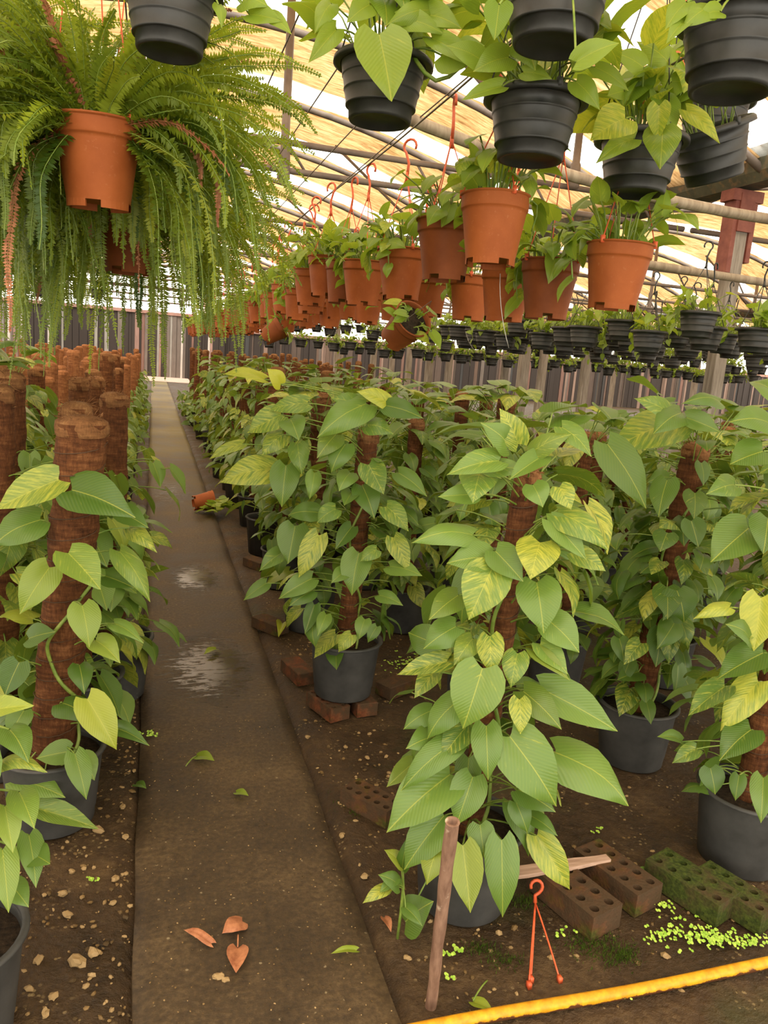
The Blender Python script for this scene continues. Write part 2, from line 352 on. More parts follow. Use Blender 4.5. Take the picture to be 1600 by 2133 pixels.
def petiole(mb, a, b, r=0.0022, sag=0.02, ns=4, n=4, mi=1):
    a = np.asarray(a, float); b = np.asarray(b, float)
    tube(mb, bez(a, (a+b)/2+np.array([0, 0, sag]), b, n), [r*1.25]+[r]*(n-1), ns, False, mi)

def climbing_foliage(n=60, h0=0.0, h1=1.0, reach=(.10, .26), size=(.09, .17), hi=True, vari=.45, tone=.5, top=8, axis=lambda h: (0, 0), skip=None, topsize=1.15):
    """heart leaves on petioles all the way up a pole, a rosette of larger ones over its top"""
    mb = MB()
    for i in range(n+top):
        istop = i >= n
        h = random.uniform(h0, h1) if not istop else h1+random.uniform(-.05, .02)
        a = random.uniform(0, 2*PI)
        if skip and skip(a, h): continue
        ox, oy = axis(h)
        d = np.array([math.cos(a), math.sin(a), 0])
        st = np.array([ox, oy, h])+d*.035
        R = random.uniform(*reach)
        if istop:
            b = st+d*R*random.uniform(.3, .9)+np.array([0, 0, random.uniform(.06, .22)])
            dr = _n(d+np.array([0, 0, random.uniform(-.55, .15)])+RNG.normal(0, .15, 3)); nr = np.array([0, 0, 1])+d*.15+RNG.normal(0, .18, 3)
            L = random.uniform(*size)*topsize
        else:
            b = st+d*R*random.uniform(.35, 1)+np.array([0, 0, random.uniform(-.02, .07)])
            dr = _n(d*random.uniform(.25, .9)+np.array([0, 0, random.uniform(-1.1, -.25)])+RNG.normal(0, .25, 3)); nr = d+np.array([0, 0, random.uniform(.35, 1.0)])+RNG.normal(0, .22, 3)
            L = random.uniform(*size)
        c = leaf_col(vari, 0, tone)
        put_leaf(mb, b, b+dr*L, nr, L*random.uniform(.62, .78), c, hi)
        petiole(mb, st, b, .0022 if hi else .003, .02, 4 if hi else 3, 4 if hi else 2)
    return mb
def bushy_foliage(n=26, r0=.07, size=(.07, .13), spread=.16, rise=(.05, .17), trail=2, hi=True, vari=.35, tone=.6, z0=0.0, dz=-.9):
    """young pothos filling a hanging pot: stems stand up from the soil, blades arch outward"""
    mb = MB()
    for i in range(n):
        a = random.uniform(0, 2*PI); d = np.array([math.cos(a), math.sin(a), 0])
        s = d*r0*random.random()**.5*.9+np.array([0, 0, z0])
        rr = r0+spread*random.random()
        b = d*rr*random.uniform(.45, 1)+np.array([0, 0, z0+random.uniform(*rise)])
        L = random.uniform(*size)
        dr = _n(d*random.uniform(.4, 1)+np.array([0, 0, random.uniform(dz, .55)])+RNG.normal(0, .25, 3)); nr = np.array([0, 0, 1])+d*random.uniform(0, .8)+RNG.normal(0, .25, 3)
        put_leaf(mb, b, b+dr*L, nr, L*random.uniform(.6, .76), leaf_col(vari, 0, tone), hi)
        tube(mb, bez(s, (s+b)/2+np.array([0, 0, .05]), b, 4), .0026, 4 if hi else 3, False, 1)
    for i in range(trail):
        a = random.uniform(0, 2*PI); d = np.array([math.cos(a), math.sin(a), 0])
        p = bez(d*r0*.7+np.array([0, 0, z0]), d*(r0+.14)+np.array([0, 0, z0+.10]), d*(r0+.08)+np.array([0, 0, z0-random.uniform(.02, .13)]), 6)
        tube(mb, p, .003, 4, False, 1)
        for q in p[2:]:
            L = random.uniform(*size)*.9; dr = _n(d*.5+np.array([0, 0, -.8])+RNG.normal(0, .4, 3))
            put_leaf(mb, q, q+dr*L, d+np.array([0, 0, .5]), L*.7, leaf_col(vari, 0, tone), hi)
    return mb
# ------------------------------------------------------------------ pots, poles
def pot_meshes(R=.15, Hh=.26, mat='grey_plastic'):
    b = MB(); r0 = R*.80
    lathe(b, [(0.001, .004), (r0*.92, .004), (r0*.97, 0), (r0, .004), (r0*1.012, .035), (r0*1.035, .04), (R*.955, Hh*.93), (R*.965, Hh*.955), (R*.93, Hh*.955), (R*.92, Hh*.90), (R*.90, Hh*.80)], 36)
    rim = MB(); lathe(rim, [(R*.94, Hh*.955), (R*1.0, Hh*.952), (R*1.035, Hh*.965), (R*1.03, Hh*.99), (R*.985, Hh*1.0), (R*.93, Hh*.99), (R*.925, Hh*.955)], 36)
    so = MB(); lathe(so, [(.0005, Hh*.865), (R*.3, Hh*.872), (R*.6, Hh*.866), (R*.914, Hh*.86)], 24)
    return b.mesh('pot', mat), rim.mesh('rim', mat), so.mesh('soil', 'soil')
POT_BIG = pot_meshes()
POT_FRONT = pot_meshes(.155, .25)
def coir_mesh(h=1.0, r=.042, lean=(0, 0), mat='coir', hi=True, capm='coir_cap', lumpy=.05, ph=0.0, z0=.0):
    b = MB(); ns = 26 if hi else 12; nz = 46 if hi else 8; V = []
    for i in range(nz+1):
        t = i/nz; z = z0+(h-z0)*t
        for k in range(ns):
            a = 2*PI*k/ns
            rr = r*(1+lumpy*math.sin(3*a+7*t+ph)*.5+lumpy*.6*math.sin(t*34+2*a+ph)+lumpy*.5*math.sin(t*90+ph*3+3*a)*(1 if hi else 0))
            V.append((lean[0]*t+rr*math.cos(a), lean[1]*t+rr*math.sin(a), z))
    f = [(i*ns+k, i*ns+(k+1) % ns, (i+1)*ns+(k+1) % ns, (i+1)*ns+k) for i in range(nz) for k in range(ns)]
    b.add(V, f)
    c = MB(); pr = [(r*1.01, h-.035), (r*1.045, h-.026), (r*1.05, h-.012), (r*.99, h+.006), (r*.74, h+.018), (r*.35, h+.023), (.0005, h+.022)]
    if hi:
        for q in range(170):
            a = random.uniform(0, 2*PI); rr = r*random.uniform(.2, 1.05); p = np.array([lean[0]+rr*math.cos(a), lean[1]+rr*math.sin(a), h+(.012 if rr < r*.8 else random.uniform(-.05, 0))]); d = RNG.normal(0, 1, 3)*.012+np.array([math.cos(a)*.008, math.sin(a)*.008, .004]); w = np.cross(d, [0, 0, 1.0]); w = _n(w)*.0007
            c.add([p-w, p+w, p+d*.6+np.array([0, 0, .003]), p+d], [(0, 1, 2), (1, 3, 2)])
    lathe(c, pr, ns, False, False, (lean[0], lean[1]), lambda a, z: 1+lumpy*.9*math.sin(4*a+ph+z*40)+lumpy*.5*math.sin(7*a+2*ph))
    return b.mesh('coir_pole', mat), c.mesh('coir_cap', capm)
def twine_mesh(h, r, lean, n=14, z0=.3, ph=0):
    b = MB(); P = []
    for i in range(n*14):
        t = i/(n*14-1); a = 2*PI*n*t+ph; z = z0+(h-.05-z0)*t; tt = (z)/h
        P.append((lean[0]*tt+(r*1.06)*math.cos(a), lean[1]*tt+(r*1.06)*math.sin(a), z+.01*math.sin(a)))
    tube(b, P, .0016, 4, False); return b.mesh('twine', 'twine')
def pole_plant(loc, label, fol, pole, pot=POT_BIG, rotz=0.0, name='potted_pothos', cat='potted plant', group=None, zpole=.2, zfol=.235, vine=None, twine=None):
    r = thing(name, loc, label, cat, group, rotz)
    p = link('pot', pot[0], r); link('rim', pot[1], p); link('soil', pot[2], r)
    q = link('coir_pole', pole[0], r, (0, 0, zpole)); link('pole_cap', pole[1], q)
    if twine: link('twine', twine, q)
    if fol is not None: link('foliage', fol, r, (0, 0, zfol))
    if vine is not None: link('vine', vine, r)
    return r

# ------------------------------------------------------------------ hand-placed leaves: (base x, y, tip x, y, width) as read off the photograph, at depth D - the distance of the blade from its pole
def plant_leaves(mb, axis_fn, specs, root, reach=.22, D_axis=None, default_off=None, up=.45):
    """axis_fn(z) -> world xyz of the pole at height z; every blade gets its own distance in front of that axis and a petiole back to it"""
    for s in specs:
        bx, by, tx, ty, w = s[:5]; o = s[5] if len(s) > 5 and isinstance(s[5], dict) else {}
        zc = 1.0
        for _ in range(4):
            A = axis_fn(zc); D0 = depth_of(A); zc = at(bx, by, D0-.1)[2]
        A = axis_fn(zc)
        lat = abs(np.dot(at(bx, by, D0)-A, RC[:, 0]))
        off = o.get('off', math.sqrt(max(.0036, reach**2-lat**2)) if default_off is None else default_off)+random.uniform(-.02, .02)
        Db = D0-off; Dt = Db-o.get('fwd', random.uniform(.01, .06))
        B = at(bx, by, Db); T = at(tx, ty, Dt)
        toc = _n(EYE-B); nr = toc*o.get('face', .8)+np.array([0, 0, o.get('up', up)])+RNG.normal(0, .08, 3)
        if nr[2] < 0: nr[2] = .05
        L = np.linalg.norm(T-B)
        W = w/F*Db/max(.72, abs(np.dot(_n(nr-_n(T-B)*np.dot(nr, _n(T-B))), toc)))
        W = min(max(W, L*.34), L*1.1)
        col = o.get('c', None) or (min(1, max(0, random.gauss(.62, .14))), random.uniform(.2, .75) if random.random() < .5 else .1, 0)
        put_leaf(mb, B-root, T-root, nr, W, col, True, o.get('k'))
        S = axis_fn(max(.27, zc-o.get('drop', random.uniform(.02, .08)))); S = S+_n((B-S)*np.array([1, 1, 0]))*.04
        petiole(mb, S-root, B-root, .0024, .02, 5, 6)
def axis_line(p0, p1):
    p0 = np.asarray(p0, float); p1 = np.asarray(p1, float)
    def fn(z):
        t = (z-p0[2])/(p1[2]-p0[2]); t = min(max(t, 0), 1.15); return p0+(p1-p0)*t
    return fn
def hero_plant(label, base, pole_h, lean, specs, fill, pot=POT_FRONT, rpole=.04, mat='coir', reach=.22, fillkw=None, up=.45, vine=True, default_off=None, tw=True, lumpy=.05, vtop=.86):
    """a climbing pothos whose leading leaves are placed one by one, plus leaves behind them all round the pole"""
    base = np.asarray(base, float); lean = np.asarray(lean, float)
    pm = coir_mesh(pole_h, rpole, lean, mat, True, 'coir_cap' if mat == 'coir' else 'coir_dry', lumpy, random.random()*6)
    z0 = .2
    fn = axis_line(base+np.array([0, 0, z0]), base+np.array([lean[0], lean[1], z0+pole_h]))
    kw = dict(n=fill, h0=.02, h1=pole_h-.06, reach=(.08, reach), size=(.08, .15), hi=True, vari=.45, tone=.45, top=6,
              axis=lambda h: (lean[0]*(h+.03)/pole_h, lean[1]*(h+.03)/pole_h)); kw.update(fillkw or {})
    cam_a = math.atan2(-base[1], -base[0])
    if 'skip' not in kw: kw['skip'] = lambda a, h: specs and abs((a-cam_a+PI) % (2*PI)-PI) < 1.0 and random.random() < .8
    mb = climbing_foliage(**kw)
    for i, q in enumerate(mb.v): mb.v[i] = q+np.array([0, 0, .235])
    if specs: plant_leaves(mb, fn, specs, base, reach, None, default_off, up)
    vb = None
    if vine:
        vb = MB(); P = []
        for i in range(40):
            t = i/39; a = cam_a+.9*math.sin(t*7)+.3; q = fn(.21+t*(pole_h*vtop))-base; P.append(q+np.array([math.cos(a), math.sin(a), 0])*(rpole+.008+.010*math.sin(t*19)))
        tube(vb, P, .0055, 6, True); vb = vb.mesh('vine', 'stem_green')
    return pole_plant(base, label, mb.mesh('foliage', ['pothos_leaf', 'stem_green']), pm, pot, 0, zfol=0.0, vine=vb, twine=twine_mesh(pole_h, rpole, lean, 16, .02) if tw else None)
# ================================================================== THE SETTING
def struct(name, mb, mats, smooth=True, label=None):
    o = link(name, mb.mesh(name, mats, smooth)); tag(o, label, None, None, 'structure'); return o
PX0, PX1 = -0.02, 0.58
def vn(x, y, s=1.0, p=0.0):     # cheap smooth noise for the ground's unevenness
    return math.sin(x*3.1*s+p)*math.cos(y*2.7*s+1.3*p)*.5+math.sin(x*7.7*s+y*5.1*s+p)*.3+math.cos(y*11.3*s-x*6.1*s+2*p)*.2
m = MB(); xs = np.concatenate([np.linspace(-16, -3, 14), np.linspace(-2.8, -.1, 40), np.linspace(-.05, .62, 10), np.linspace(.66, 3.4, 46), np.linspace(3.7, 36, 34)])
ys = np.concatenate([np.linspace(-4, .6, 8), np.linspace(.75, 5, 90), np.linspace(5.2, 12, 40), np.linspace(12.5, 39, 40)])
V = []
for y in ys:
    for x in xs:
        z = -.004+.007*vn(x, y, 1.2)+.006*vn(x, y, 4.1, 2)
        e = min(abs(x-PX0), abs(x-PX1)); 
        if PX0 < x < PX1: z = -.06
        else: z = min(z, .004) - .003*math.exp(-(e/.05)**2)
        V.append((x, y, z))
nx = len(xs)
m.add(V, [(j*nx+i, j*nx+i+1, (j+1)*nx+i+1, (j+1)*nx+i) for j in range(len(ys)-1) for i in range(nx-1)])
struct('ground', m, 'dirt')
m = MB(); V = []; xs = np.linspace(PX0, PX1, 13); ys = np.concatenate([np.linspace(-3, .8, 4), np.linspace(1, 9, 130), np.linspace(9.3, 33, 60)])
for y in ys:
    jl = .002*math.sin(y*5)+.002*math.sin(y*13+1); jr = .002*math.sin(y*4+2)+.002*math.sin(y*11)
    for i, x in enumerate(xs):
        w = i/12; V.append((x+jl*(1-w)+jr*w, y, .0+.0025*vn(x, y, 3, 1)-(.007 if i in (0, 12) else 0)))
nx = 13; k = len(V)
for y, b in zip(ys, range(len(ys))): V.append((V[b*nx][0]-.004, y, -.05)); V.append((V[b*nx+12][0]+.004, y, -.05))
f = [(j*nx+i, j*nx+i+1, (j+1)*nx+i+1, (j+1)*nx+i) for j in range(len(ys)-1) for i in range(nx-1)]
f += [(k+2*j, j*nx, (j+1)*nx, k+2*j+2) for j in range(len(ys)-1)]+[(j*nx+12, k+2*j+1, k+2*j+3, (j+1)*nx+12) for j in range(len(ys)-1)]
m.add(V, f); struct('path', m, 'concrete', True, 'wet concrete path running straight back between the rows of pots')
m = MB(); box(m, (0.3, 35.5, -.01), (2.6, 5.0, .03)); struct('floor', m, 'pink_tile', False, 'pink tiled floor at the far end of the path')

# ---- roof: vaults along Y, gutters between them
VC = [.5+9.6*k for k in range(-1, 4)]; CREST = 4.6; AR = .0534
def zr(x):
    k = round((x-.5)/9.6); return CREST-AR*(x-(.5+9.6*k))**2
HY = [-2.3, -.2, 1.9, 4.0, 6.1]+[8.2+2.1*i for i in range(13)]
cl = MB(); fi = MB()
def strip(mb, y0, y1, xc, dz, ny, amp):
    X = np.linspace(xc-4.8, xc+4.8, 49); Yv = np.linspace(y0, y1, ny); V = []
    for yy in Yv:
        t = (yy-y0)/(y1-y0)
        for x in X:
            z = CREST-AR*(x-xc)**2+dz-amp*.05*math.sin(PI*t)+amp*.018*vn(x*.8, yy*1.7, 1.0, xc+y0)+amp*.014*math.sin(x*9+yy*3+y0*5)
            V.append((x, yy+amp*.012*math.sin(x*2.3+y0), z))
    n = len(X); mb.add(V, [(j*n+i, j*n+i+1, (j+1)*n+i+1, (j+1)*n+i) for j in range(ny-1) for i in range(n-1)])
for xc in VC:
    for a, b in zip(HY, HY[1:]):
        strip(cl, a-.02, b-.60, xc, .055, 9, .6); strip(fi, b-.62, b+.0, xc, .062, 4, .2)
struct('ceiling', cl, 'cloth', True, 'dirty tan shade cloth stretched over the arched roof')
struct('window_1', fi, 'clear_film', True, 'clear film strips between the shade cloth panels of the roof')
n_tr = 0
for y in HY[2:]:
    for xc in VC[:4] if y < 18 else VC[:4]:
        m = MB(); tube(m, [(x, y, CREST-AR*(x-xc)**2) for x in np.linspace(xc-4.8, xc+4.8, 25)], .038, 8)
        n_tr += 1; struct(f'trim_{n_tr}', m, 'roof_steel', True, 'curved steel roof hoop')
TY = [3.05+4.15*i for i in range(8)]
for y in TY:
    for xc in VC[:4]:
        m = MB()
        for z in (3.31, 3.08): tube(m, [(xc-4.75, y, z), (xc+4.75, y, z)], .028, 8)
        for k in range(8):
            xx = xc-4.2+1.2*k; tube(m, [(xx, y+.01, 3.31), (xx+.18, y+.01, 3.08)], .013, 5)
        for dx in (-3.2, .57, 3.4):
            zt = CREST-AR*dx*dx; lo = 3.0 if dx == .57 else 3.31
            tube(m, [(xc+dx, y-.045, zt), (xc+dx, y-.045, lo+.22), (xc+dx, y-.045, lo+.20), (xc+dx, y-.045, lo), (xc+dx, y-.045, lo-.03)], [.035, .038, .05, .058, .03], 10)
        tube(m, [(xc-4.7, y, 3.32), (xc-3.2, y, 3.31+.75)], .02, 6); tube(m, [(xc+4.7, y, 3.32), (xc+3.4, y, 3.31+.75)], .02, 6)
        tube(m, [(xc+3.4, y, 3.33), (xc+1.9, y, CREST-AR*3.6)], .02, 6)
        n_tr += 1; struct(f'trim_{n_tr}', m, 'roof_steel', True, 'steel roof truss with a hanging post')
for gx in (-4.3, 5.3, 14.9, 24.5):
    m = MB(); P = [(-.21, .22), (-.16, .02), (-.10, -.06), (.10, -.06), (.16, .02), (.21, .22), (.17, .22), (.13, .05), (.09, -.02), (-.09, -.02), (-.13, .05), (-.17, .22)]
    n = len(P); V = [(gx+px, yy, 3.40+pz) for yy in np.linspace(-3, 38, 42) for px, pz in P]
    m.add(V, [(j*n+i, j*n+(i+1) % n, (j+1)*n+(i+1) % n, (j+1)*n+i) for j in range(41) for i in range(n)])
    n_tr += 1; struct(f'trim_{n_tr}', m, 'gutter_green', False, 'dark green roof gutter')
pi = 0
for gx in (-4.3, 5.3, 14.9):
    for y in (2.3, 6.45, 10.6, 14.75, 18.9, 23.05):
        if gx < 0 and y < 9: continue
        r = thing('roof_post', (gx, y, 0), None, 'post', 'posts under the roof gutters')
        lab = f'grey steel roof post with red bracket, {nth(pi)} of the posts under the gutters'
        if gx == 5.3 and y == 6.45: lab = 'nearest tall grey roof post with red oxide brackets under the dark green gutter'
        tag(r, lab); pi += 1
        m = MB(); box(m, (0, 0, 1.66), (.13, .13, 3.32)); link('post', m.mesh('post', 'weathered_wood', False), r)
        m = MB(); box(m, (-.10, 0, 2.95), (.05, .16, .75)); box(m, (.10, 0, 2.98), (.05, .16, .6)); box(m, (0, 0, 3.27), (.34, .18, .10)); box(m, (0, -.085, 3.12), (.16, .02, .34))
        link('bracket', m.mesh('bracket', 'red_oxide', False), r)
# ---- board wall at the back
def board_wall(name, x0, x1, y, top, dens=1.0):
    m = MB(); x = x0
    pal = [(.035, .026, .022)]*4+[(.10, .070, .055), (.28, .17, .14), (.36, .22, .18), (.30, .28, .25), (.16, .13, .11), (.05, .05, .05), (.20, .11, .085), (.55, .50, .45)]
    box(m, ((x0+x1)/2, y+.08, top/2), (x1-x0, .04, top), None, (.018, .014, .012))
    while x < x1:
        w = random.choice([.09, .10, .12, .14, .2, .28, .36]); c = random.choice(pal)
        if w > .25: c = random.choice(pal[:5])
        if dens < 1 and c[0] > .25: c = random.choice([(.20, .13, .10), (.14, .09, .065), (.27, .18, .14), (.08, .06, .045)])
        box(m, (x+w/2, y+random.uniform(-.03, .03), (top-.05)/2), (w*.94, .03, top-.05+random.uniform(-.04, .04)), None, c); x += w
    box(m, ((x0+x1)/2, y-.04, top-.02), (x1-x0, .08, .14), None, (.36, .20, .16))
    struct(name, m, 'wall_boards', False, 'low wall of dark and pinkish upright boards across the far end')
board_wall('wall_back', -14, 3.2, 37.6, 2.9); board_wall('wall_right', 3.2, 36, 37.9, 2.4, .3)
# stakes standing in front of that wall
for i, (px, pt, Y) in enumerate([(712, 722, 26), (820, 712, 22), (855, 716, 20), (940, 711, 14.5), (1058, 713, 13.5), (1137, 708, 12.0), (1228, 704, 10.5), (1495, 732, 10.0)]):
    p = at_y(px, pt, Y); m = MB(); w = .12 if Y < 15 else .14; box(m, (0, 0, p[2]/2), (w, w*.8, p[2])); box(m, (0, 0, p[2]-.01), (w*1.04, w*.84, .03))
    o = link('wooden_stake', m.mesh('wooden_stake', 'weathered_wood', False), None, (p[0], p[1], 0)); tag(o, f'weathered grey wooden stake, {nth(i)} from the path before the board wall', 'post', 'stakes in front of the board wall')
# ---- pipes and wires that carry the hanging pots
def wire(name, pts, r, mat, label, cat='wire', ns=6):
    m = MB(); tube(m, pts, r, ns); o = link(name, m.mesh(name, mat)); tag(o, label, cat); return o
WX = (.92, 1.38)
for i, x in enumerate(WX): wire('hanging_wire', [(x, y, 2.375+.012*math.sin(y*1.5)) for y in np.linspace(.6, 30, 60)], .0035, 'bare_wire', ['thin wire along the path carrying the first line of orange pots', 'thin wire carrying the second line of orange pots'][i])
for i, (x, l) in enumerate(((-.135, 'overhead wire that carries the hanging ferns'), (.03, 'overhead wire above the black pot in front of the fern'), (.565, 'overhead wire above the black pot over the path'), (.85, 'overhead wire above the two black pots right of the path'), (1.17, 'overhead wire above the black pot at the upper corner'), (1.46, 'overhead wire above the big leaved black pot'))):
    wire('hanging_wire', [(x, y, 2.90) for y in (-1, 3.05, 7.2, 11.3)], .004, 'bare_wire', l)
wire('hanging_pipe', bez((1.2, 4.6, 2.93), (3.2, 4.65, 2.48), (6.5, 4.6, 2.78), 14), .035, 'pale_pipe', 'pale sagging wooden pipe slung across under the gutter', 'pipe', 10)
wire('hanging_pipe', bez((3.4, 6.1, 2.53), (6, 6.1, 2.44), (10, 6.0, 2.46), 10), .036, 'pale_pipe', 'pale straight pipe slung across behind the tall roof post', 'pipe', 10)
for i, y in enumerate((8.2, 9.6, 11.2, 13.0)):
    wire('hanging_rail', bez((1.9+.1*i, y, 2.42), (6, y, 2.30+.03*i), (13, y, 2.42), 10), .016, 'roof_steel', f'thin rusty rail over the small black pots, {nth(i)} back', 'rail')
# ================================================================== HERO PLANTS ON THE GROUND
def lean_for(base, px, py, h, dy=0.0):
    """how far the pole's top is off its foot, from where its top shows at height h"""
    p = at_z(px, py, h) if False else None
    y = base[1]+dy; q = at_y(px, py, y); return (q[0]-base[0], dy), q[2]
base = (0.88, 1.79, 0.0); ln, zt = lean_for(base, 1100, 992, 1.2, .02)
LG = lambda t, v=.3, b=0: {'c': (t, v, b)}
front = [(1025, 1185, 976, 1292, 100, {'c': (.85, .75, .05), 'off': .24}), (1118, 1213, 1133, 1320, 92, {'c': (.8, .3, 0)}), (1005, 1392, 964, 1518, 112, {'c': (.8, .4, .03), 'off': .26}), (1021, 1325, 1025, 1406, 58, {'c': (.6, .9, 0), 'off': .25}), (1078, 1361, 1064, 1433, 55),
 (1128, 1435, 1287, 1524, 78, {'c': (.85, .2, 0), 'off': .16}), (1082, 1457, 1084, 1530, 47, {'c': (.7, 1, 0), 'off': .25}), (976, 1508, 919, 1581, 62, {'c': (.35, .6, 0)}), (1013, 1512, 1017, 1626, 66, {'c': (.65, .1, 0), 'off': .25}), (1062, 1534, 1159, 1680, 112, {'c': (.75, .35, 0), 'off': .25}),
 (1158, 1568, 1309, 1680, 96, {'c': (.9, .1, 0), 'off': .14}), (938, 1613, 805, 1735, 108, {'c': (.85, .35, 0), 'off': .2}), (985, 1618, 950, 1720, 76, {'c': (.7, .3, 0), 'off': .24}), (955, 1540, 835, 1648, 62, {'c': (.6, .1, 0)}), (925, 1699, 842, 1812, 82, {'c': (.7, .2, 0)}), (921, 1750, 889, 1844, 64, {'c': (.55, .3, .3)}),
 (964, 1761, 980, 1902, 72, {'c': (.6, .4, .28), 'off': .25}), (1000, 1718, 1009, 1788, 58, {'c': (.7, .1, 0)}), (1045, 1750, 1047, 1911, 70, {'c': (.65, .3, 0), 'off': .26}), (1118, 1741, 1187, 1853, 62, {'c': (.9, .9, .2)}), (1075, 1671, 1099, 1735, 46, {'c': (.4, .1, 0)}), (1080, 1645, 1158, 1692, 55, {'c': (.3, 0, 0)}), (1107, 1700, 1162, 1742, 34, {'c': (.3, 0, 0)}),
 (845, 1920, 904, 1877, 60, {'c': (.45, 0, 0)}), (931, 1378, 826, 1406, 46, {'c': (.4, .8, 0)}), (905, 1400, 863, 1455, 42, {'c': (.5, .8, 0)}), (950, 1305, 882, 1352, 68, {'c': (.6, .1, 0)}), (985, 1330, 945, 1387, 48, {'c': (.6, .6, .1)}), (955, 1240, 893, 1292, 50, {'c': (.3, .3, .1)}), (1032, 1148, 1090, 1212, 64), (1020, 1162, 930, 1174, 64, {'c': (.8, .2, 0)}), (985, 1115, 856, 1132, 48, {'c': (.9, .1, 0)}),
 (1125, 1130, 1105, 1208, 78, {'c': (.5, .9, .3)}), (1140, 1290, 1207, 1360, 72, {'c': (.85, .3, 0)}), (1125, 1342, 1183, 1405, 46, {'c': (.95, .5, 0)}), (1110, 1355, 1187, 1418, 34, {'c': (.4, .2, .2)}), (1000, 985, 985, 1048, 60, {'c': (.8, .6, 0)}), (990, 1030, 912, 1035, 44, {'c': (.9, .1, 0)}), (1015, 975, 1105, 980, 40, {'c': (.7, .5, 0)}), (1110, 1010, 1131, 1057, 62, {'c': (.9, .3, 0), 'off': .2}), (1165, 1015, 1190, 1062, 48, {'c': (.8, .9, 0)}), (1170, 890, 1232, 952, 46, {'c': (.7, .5, 0)}),
 (1162, 1068, 1267, 1147, 62, {'c': (.8, .7, 0)}), (1148, 1085, 1222, 1167, 52, {'c': (.85, .2, 0)}), (1195, 1150, 1262, 1190, 46, {'c': (.8, .8, 0)}), (960, 1455, 890, 1540, 66, {'c': (.6, .1, 0)}), (900, 1480, 840, 1520, 50, {'c': (.5, .2, 0)}), (905, 1535, 845, 1560, 46, {'c': (.5, .2, 0)}), (1090, 1440, 1170, 1520, 66, {'c': (.25, .1, .1)}), (860, 1590, 805, 1640, 40, {'c': (.5, .2, .15)}),
 (1040, 960, 930, 990, 52, {'c': (.85, .5, 0)}), (1060, 930, 1000, 880, 44), (1110, 940, 1190, 905, 46, {'c': (.5, .5, .1)}), (1080, 925, 1040, 850, 52, {'c': (.7, .9, 0)}), (1130, 950, 1060, 1000, 40)]
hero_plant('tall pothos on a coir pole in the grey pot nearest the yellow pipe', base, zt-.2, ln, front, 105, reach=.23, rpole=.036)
base = at_z(727, 1465, .07)+np.array([0, .12, 0]); base[2] = .07; ln, zt = lean_for(base, 768, 905, 1.2)
MIDB = base.copy()
mid = [(763, 841, 660, 913, 66, {'c': (.8, .35, 0)}), (585, 864, 515, 902, 55, {'c': (.7, .8, 0), 'off': .05}), (569, 976, 458, 1006, 64, {'c': (.75, 1, 0), 'off': .05}), (596, 970, 587, 1057, 62, {'c': (.6, .2, 0)}), (605, 873, 623, 918, 44, {'c': (.8, .3, 0)}), (620, 925, 629, 990, 42, {'c': (.7, .5, 0)}), (615, 1096, 600, 1175, 68, {'c': (.6, .2, 0)}), (664, 1115, 622, 1204, 52, {'c': (.75, 1, 0)}), (748, 1152, 733, 1241, 64, {'c': (.8, .05, 0), 'off': .24}), (785, 1145, 750, 1170, 32, {'c': (.8, .6, 0)}),
 (655, 985, 645, 1040, 33, {'c': (.9, .3, 0)}), (730, 985, 706, 1024, 36, {'c': (.9, .1, 0), 'off': .2}), (768, 968, 800, 1030, 52, {'c': (.5, .6, 0)}), (755, 1012, 780, 1081, 54, {'c': (.3, 0, 0), 'off': .22}), (805, 1055, 851, 1107, 46, {'c': (.7, .7, 0)}), (820, 1120, 852, 1191, 44, {'c': (.7, .9, 0)}), (650, 1205, 580, 1248, 46, {'c': (.7, 0, 0)}), (555, 1215, 507, 1251, 30, {'c': (.6, .3, 0)}), (655, 1260, 635, 1321, 33, {'c': (.25, .1, 0)}), (650, 1230, 602, 1263, 38, {'c': (.3, .3, 0)}), (680, 1280, 661, 1326, 28, {'c': (.9, .3, 0)}), (732, 1322, 705, 1359, 33, {'c': (.9, .8, .1), 'off': .24}), (760, 1290, 748, 1332, 34, {'c': (.9, .2, 0), 'off': .22}), (785, 1305, 766, 1339, 26, {'c': (.4, 0, 0)}),
 (812, 842, 742, 815, 34, {'c': (.5, .9, .45)}), (805, 845, 882, 872, 42, {'c': (.2, .1, 0)}), (550, 790, 463, 780, 20, {'c': (.9, 1, .6), 'off': -.02}), (585, 800, 556, 768, 32, {'c': (.9, 1, .9), 'off': -.02}), (505, 925, 435, 957, 22, {'c': (.5, .8, .2), 'off': .02}), (752, 850, 690, 830, 40, {'c': (.6, .5, 0)}), (765, 885, 820, 905, 40), (700, 905, 660, 955, 46, {'c': (.3, .4, .1)}), (830, 985, 890, 1035, 40), (700, 1060, 660, 1090, 40), (812, 1180, 880, 1200, 36), (790, 1240, 840, 1262, 30), (590, 1150, 540, 1190, 36), (720, 1190, 690, 1215, 30), (720, 925, 690, 985, 50), (590, 905, 545, 950, 44, {'c': (.6, .8, 0), 'off': .05}), (640, 840, 560, 855, 40, {'c': (.7, .7, 0), 'off': .05})]
hero_plant('variegated pothos on a coir pole in the grey pot set on two red bricks', base, zt-.27, ln, mid, 95, reach=.26, rpole=.042)
base = at_z(100, 1752, 0)+np.array([0, .125, 0]); base[2] = .0; ln, zt = lean_for(base, 172, 882, 1.2, -.10)
